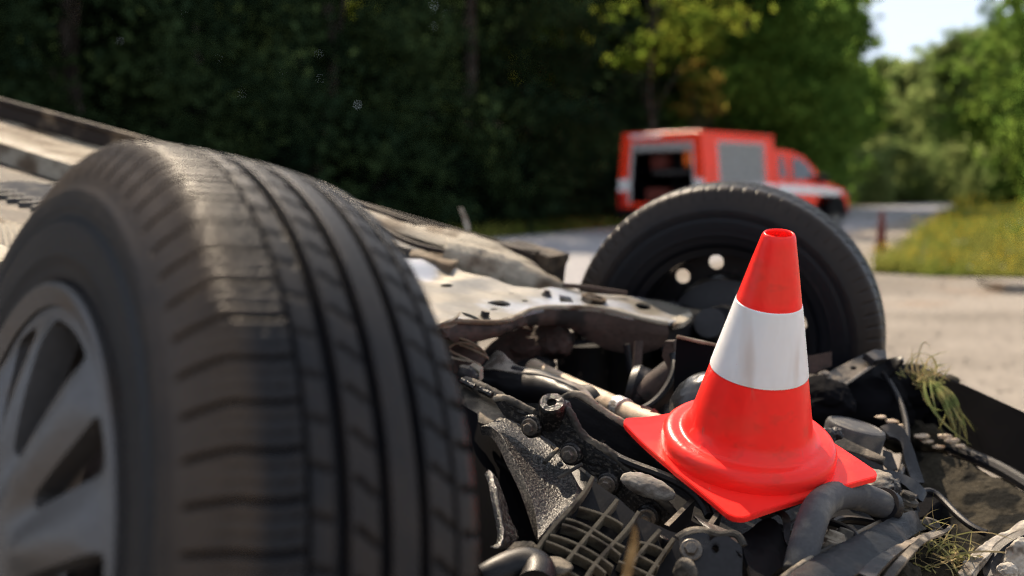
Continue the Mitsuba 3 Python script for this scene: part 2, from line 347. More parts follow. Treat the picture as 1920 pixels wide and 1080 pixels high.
KINDS = {'sapling': (2.3, .45, 1.6, 5, 26, .085, .0, 'leaf_yellow', .02), 'forest': (8.6, 2.4, .2, 190, 44, .13, .35, 'leaf_dark', .20), 'wood': (13., 3.2, .4, 170, 50, .20, .4, 'leaf_mid', .20),
         'pale': (12., 4.0, .2, 190, 46, .26, .3, 'leaf_light', .22), 'bush': (2.6, 1.7, .05, 70, 46, .11, .3, 'leaf_dark', .06),
         'palebush': (3.2, 2.4, .05, 80, 46, .16, .3, 'leaf_light', .06), 'near': (9., 2.8, .4, 210, 50, .14, .3, 'leaf_mid', .18),
         'yellow': (7.5, 1.7, 3.7, 46, 40, .13, .2, 'leaf_yellow', .06), 'autumn': (4.6, .8, 3.2, 16, 34, .11, .2, 'leaf_autumn', .05)}
def tree(name, kind, x, y, sc, label, cat, group=None, k=0, sz=1.0):
    t = thing(name, label, cat, group)
    cr, tr = tree_kind(kind)[k % 2]
    M = T().translate([x, y, 0]).rotate([0, 0, 1], float((k * 137.5) % 360)).scale([sc, sc, sc * sz])
    scene[t + '__crown'] = {**cr, 'to_world': M}; scene[t + '__trunk'] = {**tr, 'to_world': M}
k = 0
rs = np.random.default_rng(3)
for off, t0, t1, st in ((1.9, -15, 37, 3.1), (5.6, -16, 37, 3.9), (10.0, -16, 34, 5.0)):
    for t in np.arange(t0, t1, st):
        tt = t + rs.uniform(-.8, .8); o = off + rs.uniform(-.5, .9)
        p = road_pt(tt, -o) + [0.0045 * max(0, tt - 22) ** 2, 0, 0]
        lit = tt > 15
        if off < 5 and 4.2 < tt < 9.2: continue
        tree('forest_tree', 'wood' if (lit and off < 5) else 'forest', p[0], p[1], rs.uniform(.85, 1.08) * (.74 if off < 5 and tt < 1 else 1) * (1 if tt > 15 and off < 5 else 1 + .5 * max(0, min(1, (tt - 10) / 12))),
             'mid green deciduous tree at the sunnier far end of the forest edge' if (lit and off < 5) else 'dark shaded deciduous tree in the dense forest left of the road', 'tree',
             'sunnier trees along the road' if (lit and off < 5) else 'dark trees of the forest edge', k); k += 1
for t in np.arange(-14, 30, 2.3):
    p = road_pt(t + rs.uniform(-.6, .6), -(1.1 + rs.uniform(-.2, .4)))
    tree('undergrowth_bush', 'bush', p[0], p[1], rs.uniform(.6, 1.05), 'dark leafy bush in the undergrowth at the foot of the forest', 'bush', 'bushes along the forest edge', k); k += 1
p = D(1235, 200, 24.5); tree('yellow_tree', 'yellow', p[0], p[1], 1.0, 'backlit yellow green young tree leaning over the road above the red truck', 'tree', k=1)
p = D(1310, 230, 25.5); tree('autumn_tree', 'autumn', p[0], p[1], .85, 'small tree with orange yellow leaves above the red truck cab', 'tree', k=2)
for px, d, sc in ((1395, 31, .8),):
    p = D(px, 300, d); tree('road_tree', 'wood', p[0], p[1], sc, {1150: 'green tree left of the yellow green one, behind the red truck', 1395: 'green tree right of the orange leafed one, behind the truck cab', 1290: 'green tree between and behind the yellow and the orange trees'}[px], 'tree', k=k); k += 1
for px, py, d, sc in ((75, 175, 18.5, 1.), (130, 150, 19.5, 1.), (300, 165, 20., .9), (470, 115, 20., 1.), (615, 285, 19., .9), (690, 60, 21.5, 1.3), (985, 90, 24., 1.4), (1040, 25, 24., 1.3)):  # saplings added as sunlit leaf patches, the brightness is in their leaf colour
    p = D(px, py, d); tree('sapling', 'sapling', p[0], p[1], p[2] / 2.0 * 1.0, 'thin added sapling, its bright yellow green leaves standing for sunlit patches in the forest edge', 'sapling', 'added saplings for sunlit leaves in the forest edge', k, 1.0); k += 1
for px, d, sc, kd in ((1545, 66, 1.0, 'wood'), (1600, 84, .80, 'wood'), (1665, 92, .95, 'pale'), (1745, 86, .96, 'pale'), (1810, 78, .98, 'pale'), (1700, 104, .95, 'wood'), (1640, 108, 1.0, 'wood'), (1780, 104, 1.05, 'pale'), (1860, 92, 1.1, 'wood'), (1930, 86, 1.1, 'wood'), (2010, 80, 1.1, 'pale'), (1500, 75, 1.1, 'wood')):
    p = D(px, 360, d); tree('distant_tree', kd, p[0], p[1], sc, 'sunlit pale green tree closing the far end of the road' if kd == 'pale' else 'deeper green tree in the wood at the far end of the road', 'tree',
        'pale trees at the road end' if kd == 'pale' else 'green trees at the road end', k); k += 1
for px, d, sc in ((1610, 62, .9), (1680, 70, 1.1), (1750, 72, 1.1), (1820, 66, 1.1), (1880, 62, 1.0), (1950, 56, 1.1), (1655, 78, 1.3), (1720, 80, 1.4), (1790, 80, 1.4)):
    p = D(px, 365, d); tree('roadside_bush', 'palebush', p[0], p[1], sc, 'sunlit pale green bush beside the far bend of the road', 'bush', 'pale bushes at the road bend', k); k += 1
p = D(2010, 360, 34); tree('right_tree', 'near', p[0], p[1], 1.15, 'tall green tree at the right edge, leafy to the ground behind the meadow', 'tree', k=3)
p = D(2130, 360, 30); tree('right_tree', 'near', p[0], p[1], 1.2, 'green tree furthest right, mostly outside the frame', 'tree', k=4)

# meadow on the right, verge grass along the forest
rs = np.random.default_rng(5)
P = []
while len(P) < 42000:
    d = 9.5 * (95 / 9.5) ** rs.uniform(0, 1, 4000); px = rs.uniform(1560, 2050, 4000)
    x = d * (px - 960) / FPX
    for a, b in zip(x, d):
        if verge_poly.contains(Point(a, b)): P.append((a, b, 0.01))
P = np.array(P[:42000]); dist = P[:, 1]
hh = (.10 + .52 * meshkit.fbm(P * [.8, .8, 0], 3, 4) ** 1.3 + .12 * rs.uniform(0, 1, len(P))) * np.clip((dist - 9) / 6, .35, 1) ** .5
put('meadow_grass', blades(P, hh * rs.uniform(.6, 1.2, len(P)), .006 + .0009 * dist, .5, rs), 'meadow', smooth=False, label='tall yellow green meadow grass on the bank right of the road', cat='grass', kind='stuff')
q = rs.choice(len(P), 2600); Q = P[q].copy(); Q[:, 2] = hh[q] * rs.uniform(.75, 1.15, len(q))
put('yellow_flowers', quads_at(Q, .012 + .0011 * dist[q], rs), 'flower_yellow', smooth=False, label='small yellow wildflowers scattered through the meadow grass', cat='flowers', kind='stuff')
q = rs.choice(len(P), 260); Q = P[q].copy(); Q[:, 2] = hh[q] * rs.uniform(.75, 1.1, len(q))
put('white_flowers', quads_at(Q, .010 + .0009 * dist[q], rs), 'flower_white', smooth=False, label='pale flower heads among the meadow grass', cat='flowers', kind='stuff')
t = rs.uniform(-16, 30, 9000); o = -rs.uniform(-.45, 1.6, 9000)
P = np.array([road_pt(a, b) for a, b in zip(t, o)])
put('forest_verge_grass', blades(P, rs.uniform(.12, .34, len(P)), np.full(len(P), .02), .6, rs), 'meadow', smooth=False, label='low grass strip between the asphalt and the forest', cat='grass', kind='stuff')

# ------------------------------------------------------------------ the overturned car
CO = np.array([.0785, 1.515, .57])
_ps, _ya = math.radians(12.5), math.radians(27.8)
_f0 = np.array([math.cos(_ya), -math.sin(_ya), 0])
RV = np.array([math.sin(_ya), math.cos(_ya), 0])                       # from the near wheel to the far wheel
FV = _f0 * math.cos(_ps) - np.array([0, 0, math.sin(_ps)])             # towards the nose
UV = _f0 * math.sin(_ps) + np.array([0, 0, math.cos(_ps)])             # out of the underside (up, the car lies on its roof)
def W(f, r, u): return CO + f * FV + r * RV + u * UV
def UP_(u): return Plane(W(0, 0, u), UV, FV)                            # plane parallel to the underside
def RP_(r): return Plane(W(0, r, 0), -RV, FV)                           # upright plane along the car, facing the near side
car = thing('overturned_car', 'wrecked car lying upside down, wheels in the air and greasy engine exposed', 'car')

# ---- tyres and wheels
def wheel_axes(yaw, pit):
    n = np.array([-math.sin(yaw) * math.cos(pit), -math.cos(yaw) * math.cos(pit), math.sin(pit)])   # towards the camera side
    a = unit(np.cross(n, [0, 0, 1.])); b = np.cross(n, a)
    if b[2] < 0: a, b = -a, -b
    return a, b, -n
def place(m, o, ax):
    m = m.copy(); v = m.vertices; m.vertices = o + v[:, :1] * ax[0] + v[:, 1:2] * ax[1] + v[:, 2:3] * ax[2]
    if np.linalg.det(np.array(ax)) < 0: m.invert()
    return m
def sst(a, b, x):
    t = np.clip((x - a) / (b - a), 0, 1); return t * t * (3 - 2 * t)
def groove(q, c, w, soft=.5): return 1 - sst(w * .5 * (1 - soft), w * .5, np.abs(q - c))
def tyre_mesh(R, Wd, rb, nth, ntr, nsw, style, dusty=1.0):
    tr0, tr1 = .030, Wd - .030
    side = np.array([[.016, rb - .006], [.005, rb + .004], [.002, rb + .016], [.000, rb + .036], [.000, rb + .055], [.0035, R - .046], [.009, R - .032], [.016, R - .020], [.022, R - .0115], [tr0, R - .0055]])
    from scipy.interpolate import PchipInterpolator
    s = np.r_[0, np.cumsum(np.linalg.norm(np.diff(side, axis=0), axis=1))]
    q = np.linspace(0, s[-1], nsw)
    sd = np.c_[PchipInterpolator(s, side[:, 0])(q), PchipInterpolator(s, side[:, 1])(q)]
    wt = np.linspace(tr0, tr1, ntr)[1:-1]; x = (wt - Wd / 2) / (Wd / 2 - tr0)
    tread = np.c_[wt, R - .0055 * np.abs(x) ** 2.6]
    other = sd[::-1].copy(); other[:, 0] = Wd - other[:, 0]
    prof = np.vstack([sd, tread, other]); N = len(prof)
    tn = np.gradient(prof, axis=0); nr = np.c_[-tn[:, 1], tn[:, 0]]; nr /= np.linalg.norm(nr, axis=1, keepdims=True)
    if nr[N // 2, 1] < 0: nr = -nr
    th = np.arange(nth) / nth * 2 * np.pi
    TH, PW = np.meshgrid(th, prof[:, 0], indexing='ij'); PR = np.broadcast_to(prof[:, 1], TH.shape)
    qq = PW / Wd
    dep = np.zeros_like(TH); on = PR > R - .030
    if style == 'road':
        NB = 74
        for c, w, d in ((.405, .052, .0085), (.540, .046, .0085), (.672, .044, .0085), (.305, .016, .0045), (.790, .020, .006)):
            dep = np.maximum(dep, d * groove(qq, c, w))
        wav = .035 * np.sin((qq - .14) * 26)
        ph = (TH / (2 * np.pi) * NB + wav) % 1
        slot = groove(ph, .5, .14) * sst(.305, .285, qq) * (PR > R - .036)
        dep = np.maximum(dep, .0042 * slot)
        sip = (groove((ph * 3) % 1, .5, .26) * .0019) * sst(.30, .28, qq) * sst(.05, .12, qq)
        dep = np.maximum(dep, sip)
        ph2 = (TH / (2 * np.pi) * NB + .35 + 1.6 * (qq - .35)) % 1
        dep = np.maximum(dep, .0028 * groove(ph2, .5, .16) * (np.abs(qq - .345) < .032))
        hook = (TH / (2 * np.pi) * NB * .5 * 2 + .55 + 9 * np.clip(qq - .452, 0, 1) ** 1.15) % 1
        dep = np.maximum(dep, .0045 * groove(hook, .5, .15) * sst(.440, .452, qq) * sst(.522, .505, qq))
        hook2 = (TH / (2 * np.pi) * NB + .2 + 8 * np.clip(qq - .71, 0, 1) ** 1.15) % 1
        dep = np.maximum(dep, .0045 * groove(hook2, .5, .15) * sst(.70, .715, qq) * sst(.785, .77, qq))
        ph3 = (TH / (2 * np.pi) * NB + .6 + .1 * np.sin((qq - .8) * 26)) % 1
        dep = np.maximum(dep, .0055 * groove(ph3, .5, .16) * sst(.81, .825, qq) * (PR > R - .030))
    else:
        NB = 78
        for c, w, d in ((.30, .03, .007), (.5, .03, .007), (.70, .03, .007)):
            dep = np.maximum(dep, d * groove(qq, c, w))
        ph = (TH / (2 * np.pi) * NB + .35 * np.sign(qq - .5) * np.abs(qq - .5) * 2) % 1
        dep = np.maximum(dep, .0020 * groove(ph, .5, .15) * (np.abs(qq - .5) > .24) * (PR > R - .034))
        ph = (TH / (2 * np.pi) * NB + .5 + 3 * (qq - .5)) % 1
        dep = np.maximum(dep, .002 * groove(ph, .5, .12) * (np.abs(qq - .5) < .2))
    # raised rings on the sidewalls
    for c, w, d in ((R - .050, .010, -.0022), (R - .066, .012, .0022), (rb + .022, .006, -.0016), (rb + .012, .005, .0010)):
        dep = dep + d * groove(PR, c, w, .8) * (~on)
    w = prof[:, 0][None] - dep * nr[:, 0][None]; r = PR - dep * nr[:, 1][None]
    v = np.stack([r * np.cos(TH), r * np.sin(TH), w], -1)
    # dust and wear that stays on the rubber
    P = v.reshape(-1, 3)
    n1 = meshkit.fbm(P * 9 + 3, 3, 1).reshape(TH.shape); n2 = meshkit.fbm(P * [60, 60, 60], 3, 2).reshape(TH.shape)
    shoulder = sst(R - .075, R - .030, PR) * sst(.22, .13, np.minimum(qq, (1 - qq) * 1.0)) * np.where(qq > .5, .15, 1)
    dust = np.clip(.04 + .85 * shoulder + .9 * (n1 - .5) + .45 * (n2 - .5), 0, 1) * (1 - .85 * sst(.0015, .004, dep))
    dust *= np.where(PR < R - .06, .45, 1) * dusty
    base = np.array([.0035, .004, .006]); wear = np.array([.0125, .0125, .014]); brown = np.array([.075, .052, .034])
    worn = (PR > R - .010)[..., None] * (dep < .001)[..., None] * .75
    col = base * (1 - worn) + wear * worn
    col = col * (1 - .62 * dust[..., None]) + brown * .62 * dust[..., None]
    idx = np.arange(nth * N).reshape(nth, N); nx = np.roll(idx, -1, 0)
    f = np.stack([idx[:, :-1], nx[:, :-1], nx[:, 1:], idx[:, 1:]], -1).reshape(-1, 4)
    f = np.vstack([f[:, [0, 1, 2]], f[:, [0, 2, 3]]])
    m = trimesh.Trimesh(P, f, process=False)
    c = m.triangles_center[::997]; out = c.copy(); out[:, 2] -= Wd / 2; out[:, :2] *= 1 - (R - .05) / np.linalg.norm(c[:, :2], axis=1, keepdims=True)
    if (m.face_normals[::997] * out).sum(1).mean() < 0: m.invert()
    return m, col.reshape(-1, 3)
def revolve(prof, n=160):
    return trimesh.creation.revolve(np.asarray(prof, float), sections=n)

# the near front wheel with its alloy rim
WN = np.array([-.367, .756, .593]); AXN = wheel_axes(math.radians(52), .197)
tm, tc = tyre_mesh(.331, .208, .212, 1480, 190, 40, 'road')
fw1 = car + '__front_wheel'
put('tyre', place(tm, WN, AXN), 'rubber', fw1, smooth=True, color=tc, label='near tyre with worn tread ribs and dusty brown shoulder blocks')
barrel = revolve([[.196, .016], [.210, .010], [.213, .012], [.213, .018], [.205, .024], [.197, .050], [.190, .12], [.200, .185], [.216, .196], [.216, .200], [.204, .198], [.186, .13], [.188, .052], [.196, .024], [.196, .016]], 200)
def spoke_wheel():
    P = Point(0, 0).buffer(.2, 96)
    H = []
    def sector(a0, a1, r0, r1, sk=0.0):
        t = np.linspace(0, 1, 8)
        o = [(r1 * math.cos(a0 + (a1 - a0) * s + sk), r1 * math.sin(a0 + (a1 - a0) * s + sk)) for s in t]
        i = [(r0 * math.cos(a0 + (a1 - a0) * s), r0 * math.sin(a0 + (a1 - a0) * s)) for s in (.65, .35)]
        return Polygon(o + i).buffer(0).buffer(-.006).buffer(.006)
    for k in range(5):
        c = math.radians(90 + 72 * k + SPIN)
        H.append(sector(c - .24, c + .24, .088, .186, -.06))
        c2 = c + math.radians(36)
        H.append(sector(c2 - .115, c2 + .115, .080, .184, -.06))
    P = P.difference(unary_union(H))
    M = to_man(join(*extr(P, 0, .022))).refine_to_length(.008)
    m = from_man(M); v = m.vertices.copy(); r = np.hypot(v[:, 0], v[:, 1])
    bulge = .016 - .030 * np.cos(np.clip(r / .2, 0, 1) * np.pi / 2)
    a = np.arctan2(v[:, 1], v[:, 0]) - math.radians(90 + SPIN) + .10 * r / .2
    rib = .006 * np.cos(a * 10) * sst(.05, .10, r) * sst(.19, .165, r)
    v[:, 2] += bulge + rib * (v[:, 2] < .011)
    m.vertices = v; return m
SPIN = -9.
put('rim', place(barrel, WN - AXN[2] * .012, AXN), 'alloy', fw1, smooth=30)
put('spokes', place(spoke_wheel(), WN - AXN[2] * .008, AXN), 'alloy', fw1, smooth=28)
put('hub_cap', place(revolve([[0, -.020], [.022, -.019], [.029, -.015], [.030, .01], [0, .01]], 48), WN, AXN), 'black_plastic', fw1)
put('brake_disc', place(revolve([[0, .07], [.05, .07], [.05, .085], [.14, .085], [.14, .105], [0, .105]], 80), WN, AXN), 'brown_bracket', fw1)
for k_ in range(5):
    a = math.radians(90 + 36 + 72 * k_)
    put('wheel_bolt', place(lathe([[0, -.004], [.010, -.004], [.011, .01], [0, .01]], [.052 * math.cos(a), .052 * math.sin(a), -.004], [0, 0, 1], 12), WN, AXN), 'dark_steel', fw1)

# the far front wheel seen from its inner side
WF = np.array([.413, 2.124, .562]); AXF = wheel_axes(math.radians(20), -.061)
tm, tc = tyre_mesh(.318, .205, .196, 1100, 100, 34, 'old', .45)
fw2 = car + '__front_wheel_001'
put('tyre', place(tm, WF, AXF), 'rubber', fw2, smooth=True, color=tc, label='far tyre showing its inner sidewall and lugged shoulder')
barrel = revolve([[.176, .020], [.196, .012], [.201, .014], [.201, .020], [.190, .026], [.183, .06], [.176, .10], [.186, .17], [.199, .19], [.196, .192], [.180, .172], [.170, .10], [.176, .05], [.182, .026], [.176, .020]], 160)
put('rim', place(barrel, WF, AXF), 'black_plastic', fw2, smooth=30)
disc = Point(0, 0).buffer(.178, 64)
for k_ in (0, 1, 3, 4, 5, 6, 7, 8, 9):
    a = math.radians(99.5 + 30 * k_); disc = disc.difference(Point(.150 * math.cos(a), .150 * math.sin(a)).buffer(.0155))
dm = from_man(to_man(join(*extr(disc, .128, .133))).refine_to_length(.012)); v = dm.vertices.copy(); rr_ = np.hypot(v[:, 0], v[:, 1]); v[:, 2] += .02 * sst(.12, .09, rr_) * 1.0; dm.vertices = v
put('wheel_disc', place(dm, WF, AXF), 'black_plastic', fw2, smooth=30)
put('brake_backing_plate', place(revolve([[0, .055], [.06, .055], [.085, .062], [.118, .075], [.124, .09], [.124, .118], [0, .118]], 72), WF, AXF), 'dark_steel', fw2, label='dark grey round backing plate inside the far wheel')
put('knuckle', displace(join(tube([WF + AXF[2] * .06 + AXF[1] * .02, WF - AXF[2] * .02 + AXF[1] * .03, WF - AXF[2] * .10 + AXF[1] * .06], [.05, .045, .03], 16, 14), blob(WF + AXF[2] * .03, [.06, .06, .04], .25, seed=3), tube([WF + AXF[1] * .0 + AXF[0] * .02, WF - AXF[1] * .12 - AXF[2] * .04], [.035, .03], 10, 12)), .006, 40), 'dark_steel', fw2)
put('drive_shaft', tube([WF + AXF[2] * .04, WF - AXF[2] * .10 - UV * .02, W(.06, .34, -.06), W(.06, .05, -.08)], [.03, .035, .016, .018], 30, 14), 'dark_steel', car)

# ---- sills, floor and the body below them
SF0, SF1 = -.42, -2.75
put('sill', join(boxm(W(SF0, .685, -.10), -FV, RV, UV, -(SF0 - SF1) * -1, .075, .145), boxm(W(SF0, .675, .040), -FV, RV, UV, SF0 - SF1, .012, .040)), 'sill_brown', car, label='dusty brown far sill')
floor_pl = UP_(.045)
def corr(f0, f1, r0, r1, u, amp, per, nn=90, mm=40, seed=0, th=.004):
    ls = []
    for r in np.linspace(r0, r1, 9):
        ls.append([W(f, r, u + amp * math.sin((r - r0) / per * 2 * math.pi)) for f in np.linspace(f0, f1, 12)])
    return loft(ls, nn, mm, th, .010, 9, seed)
put('floor_panel', corr(-.62, -2.75, .405, .674, .036, .0035, .135, 120, 60), 'floor_metal', car, label='cream underbody panel beside the far sill')
put('floor_pan', boxm(W(-.5, -.70, -.06), -FV, RV, UV, 2.3, 1.14, .06), 'sill_brown', car)
put('underbody_beam', rough(boxm(W(-.95, .325, -.04), -FV, RV, UV, 1.85, .062, .085), .03, .008, 14), 'cream', car)
put('underbody_beam', rough(boxm(W(-.80, -.33, -.05), -FV, RV, UV, 1.9, .07, .07), .03, .008, 14, 3), 'cream', car)
def heat_shield(f0, f1, r0, r1, u):
    n_, m_ = 56, 34
    F_, R_ = np.meshgrid(np.linspace(f0, f1, n_), np.linspace(r0, r1, m_), indexing='ij')
    U_ = u + .0035 * (((np.arange(n_)[:, None] + np.arange(m_)[None]) % 2) * 1.) + .025 * np.sin((R_ - r0) / (r1 - r0) * math.pi)
    v = CO + F_[..., None] * FV + R_[..., None] * RV + U_[..., None] * UV
    i = np.arange(n_ * m_).reshape(n_, m_)
    f = np.stack([i[:-1, :-1], i[1:, :-1], i[1:, 1:], i[:-1, 1:]], -1).reshape(-1, 4)
    t = trimesh.Trimesh(v.reshape(-1, 3), np.vstack([f[:, [0, 1, 2]], f[:, [0, 2, 3]]]), process=False)
    if t.face_normals[:, 2].mean() < 0: t.invert()
    b = t.copy(); b.vertices = b.vertices - UV * .004; b.invert(); return join(t, b)
put('heat_shield', heat_shield(-.80, -1.32, -.235, -.04, -.015), 'cream', car, label='dimpled pale heat shield behind the near wheel')
put('heat_shield', heat_shield(-1.46, -2.1, .0, .30, -.035), 'shutter_grey', car)
put('underbody_tray', join(heat_shield(-1.12, -1.40, .02, .29, -.012), *[boxm(W(-1.12 - .035 * q_, .03, -.02), -FV, RV, UV, .006, .25, .03) for q_ in range(9)]), 'hose', car, label='grey ribbed tray under the car')
put('tray_strap', boxm(W(-1.10, .0, .0), -FV, RV, UV, .03, .30, .02), 'cream', car)
body = [[W(f, r, u) for r, u in ((-.72, -.02), (.72, -.02), (.76, -.12), (.74, -.42), (.55, -.85), (-.55, -.85), (-.74, -.42), (-.76, -.12))] for f in (-.55, -1.2, -2.0, -2.9)]
bv = np.array(body).reshape(-1, 3); bm = trimesh.convex.convex_hull(bv)
put('body_shell', bm, 'truck_dark', car, smooth=False)
put('sill_end', rough(join(boxm(W(-.445, .655, -.085), FV, RV, UV, .075, .10, .165), boxm(W(-.50, .64, .05), FV, RV, UV, .10, .12, .03)), .012, .010, 40), 'sill_brown', car, label='crumpled dark end of the far sill')
put('sill_flange', tube([W(-.40, .66, .078), W(-.60, .655, .068), W(-.9, .662, .075), W(-1.6, .672, .086), W(-2.75, .675, .086)], .009, 40, 8), 'sill_brown', car)
put('sill_clip', loft([[D(858, 388, 2.47), D(866, 410, 2.46), D(872, 432, 2.45)], [D(868, 388, 2.47), D(878, 410, 2.46), D(884, 432, 2.45)]], 14, 6, .004), 'cream', car, label='pale metal tab standing up from the far sill')

# cream stamped pieces between sill and subframe
put('subframe_bush', rough(join(blob(W(-.47, .50, .035), [.085, .05, .045], .2, seed=1, axes=[FV, RV, UV]), tube([W(-.52, .47, .04), W(-.36, .57, .02), W(-.29, .62, .0)], [.05, .045, .032], 20, 14)), .012, .01, 40), 'cream', car, label='pale lumpy bushing behind the subframe')
put('bush_sleeve', lathe([[.018, -.03], [.034, -.03], [.036, .03], [.018, .03], [.018, -.03]], W(-.265, .625, -.005), FV, 32), 'sill_brown', car)
put('body_rail', loft([[W(-.46, .56, .06), W(-.7, .57, .055), W(-1.1, .58, .05)], [W(-.46, .60, .065), W(-.7, .61, .075), W(-1.1, .62, .07)], [W(-.46, .645, .055), W(-.7, .65, .06), W(-1.1, .655, .06)]], 40, 14, .006, .012, 20), 'cream', car)
put('body_rail', loft([[W(-.36, .585, .045), W(-.55, .60, .07), W(-.72, .61, .05)], [W(-.36, .62, .055), W(-.55, .635, .085), W(-.72, .64, .065)]], 30, 10, .006, .012, 30, 4), 'cream', car)
put('brake_pipe', tube([W(-.95, .46, .065), W(-.72, .50, .07), W(-.58, .45, .065), W(-.50, .44, .07)], .006, 40, 8), 'sill_brown', car)
put('floor_pocket', slab(UP_(.045), [(738, 440), (835, 446), (872, 462), (866, 478), (780, 468), (742, 462)], .03, .003), 'hose', car)
put('rail_bracket', rough(slab(UP_(.06), [(772, 466), (838, 470), (862, 488), (845, 498), (790, 480), (768, 478)], .02, .003), .01, .008, 50), 'floor_metal', car)

# ---- the subframe plate
sp = UP_(.055)
sub_out = [(560, 500), (770, 484), (806, 486), (860, 500), (915, 520), (962, 535), (1012, 546), (1085, 546), (1165, 552), (1238, 563), (1292, 580), (1296, 586), (1268, 602), (1252, 608), (1190, 594), (1132, 580), (1075, 577), (1024, 577), (972, 593), (920, 606), (862, 604), (826, 613), (700, 640), (560, 660)]
def ell(px, py, a, b, rot=0., n=22):
    t = np.arange(n) / n * 2 * np.pi; c_, s_ = math.cos(rot), math.sin(rot)
    return [(px + a * math.cos(q) * c_ - b * math.sin(q) * s_, py + a * math.cos(q) * s_ + b * math.sin(q) * c_) for q in t]
holes = [ell(936, 566, 22, 5, .12), ell(838, 530, 12, 3, .1), ell(1113, 564, 24, 6, .1), ell(1206, 573, 15, 5, .1), [(1047, 557), (1070, 560), (1076, 569), (1050, 566)], [(864, 584), (878, 588), (902, 600), (896, 602), (872, 593)], ell(985, 563, 6, 1.8), ell(926, 579, 7, 1.6), ell(960, 546, 6, 1.5)]
plate = poly2d(sp, sub_out, holes)
pm = from_man(to_man(join(*extr(plate, -.005, 0))).refine_to_length(.012))
v = pm.vertices.copy()
v[:, 2] += .020 * (meshkit.fbm(np.c_[v[:, :2] * 7 + 30, 0 * v[:, 0]], 3, 6) - .5)
for (hx, hy, amp, rad) in ((830, 508, -.016, .05), (900, 535, -.010, .05), (862, 520, .010, .04), (1050, 552, .008, .05)):
    c = sp.uv(hx, hy); d = np.hypot(v[:, 0] - c[0], (v[:, 1] - c[1]) * .7); v[:, 2] += amp * np.exp(-(d / rad) ** 2)
pm.vertices = v
put('subframe', fromuv(pm, sp), 'galvanised', car, smooth=40, label='bright bare metal subframe plate with holes')
def skirt(top, bot, un, th=.005, amp=.006, seed=0):
    A = [sp.hit(*p) - UV * .001 for p in top]
    B = [Plane(sp.hit(*top[min(i, len(top) - 1)]), unit(FV * .55 - RV * .8)).hit(*b) for i, b in enumerate(bot)]
    return loft([A, [(a + b) / 2 + unit(-RV + FV) * .006 for a, b in zip(A, B)], B], 60, 12, th, amp, 40, seed)
top = [(826, 613), (862, 604), (920, 606), (972, 593), (1024, 577), (1075, 577), (1132, 580), (1190, 594), (1252, 608)]
bot = [(838, 628), (880, 642), (922, 634), (972, 616), (1022, 610), (1067, 617), (1130, 652), (1190, 664), (1250, 642)]
put('subframe_skirt', skirt(top, bot, 0), 'brown_bracket', car, smooth=40)
put('subframe_lip', tube([sp.hit(*p) + UV * .001 for p in top], .0045, 60, 8), 'cream', car)
put('bolt', bolt(W(*((np.linalg.solve(np.array([FV, RV, UV]).T, sp.hit(908, 597) - CO)))), UV, .007, .012), 'dark_steel', car)
put('bolt', bolt(sp.hit(1024, 556) + UV * .004, UV, .006, .008), 'dark_steel', car)
put('hole_ring', lathe([[.019, 0], [.024, 0], [.024, .004], [.019, .004], [.019, 0]], sp.hit(1113, 563) + UV * .003, UV, 36), 'floor_metal', car)
put('bent_tab', loft([[sp.hit(818, 615), sp.hit(838, 609), sp.hit(858, 598)], [sp.hit(812, 626) + UV * .01, sp.hit(838, 619) + UV * .012, sp.hit(861, 600) + UV * .012]], 20, 6, .003), 'cream', car)
put('stabiliser_rod', tube([sp.hit(1055, 547) + UV * .012, sp.hit(1090, 549) + UV * .012, sp.hit(1140, 556) + UV * .012, sp.hit(1172, 559) + UV * .010], .0045, 20, 8), 'brown_bracket', car)
arm_pl = UP_(.042)
put('control_arm', rough(slab(arm_pl, [(1240, 566), (1300, 548), (1352, 560), (1356, 584), (1320, 598), (1280, 612), (1250, 614)], .045, .004), .014, .006, 30), 'dark_steel', car, label='dark control arm reaching to the far wheel')
put('arm_tip', slab(UP_(.055), [(1255, 598), (1292, 583), (1300, 590), (1284, 604), (1264, 608)], .01, .002), 'cream', car)

# ---- the dark cavity under the subframe
put('engine_bay', join(boxm(W(-.52, -.55, -.62), FV, RV, UV, .40, 1.15, .46), boxm(W(-.14, -.30, -.62), FV, RV, UV, .66, .95, .42)), 'truck_dark', car, smooth=False)
put('inner_wing', boxm(W(-.48, .60, -.62), FV, RV, UV, .9, .06, .40), 'truck_dark', car, smooth=False)
put('mount_casting', rough(join(blob(D(985, 655, 1.98), [.055, .05, .05], .3, seed=11), blob(D(1040, 640, 1.96), [.04, .04, .035], .3, seed=12), tube([D(925, 680, 1.98), D(970, 660, 1.97), D(1010, 690, 1.98)], [.03, .035, .03], 16, 12), boxm(D(1015, 650, 1.96), RT, [0, 1, 0], [0, 0, 1], .05, .06, .035)), .012, .012, 40), 'brown_bracket', car, label='rusty brown casting under the subframe')
put('mount_casting', rough(join(tube([D(930, 665, 1.98), D(985, 680, 1.96), D(1015, 715, 1.95)], [.02, .028, .03], 16, 12), blob(D(1010, 700, 1.95), [.035, .03, .035], .3, seed=4)), .012, .010, 50, 5), 'black_plastic', car)
put('engine_mount', lathe([[0, -.20], [.062, -.20], [.068, -.10], [.060, -.02], [.066, .02], [.062, .05], [0, .05]], D(1150, 668, 2.22), [0, 0, 1], 40), 'deep_black', car)
put('engine_mount', lathe([[0, -.16], [.05, -.16], [.052, .03], [0, .03]], D(1092, 672, 2.12), [0, 0, 1], 36), 'deep_black', car)
put('cavity_rod', tube([D(1198, 640, 1.86), D(1190, 735, 1.84)], .008, 6, 10), 'brown_bracket', car)
put('cavity_rod', tube([D(1175, 645, 1.9), D(1182, 700, 1.9)], .006, 6, 10), 'black_plastic', car)
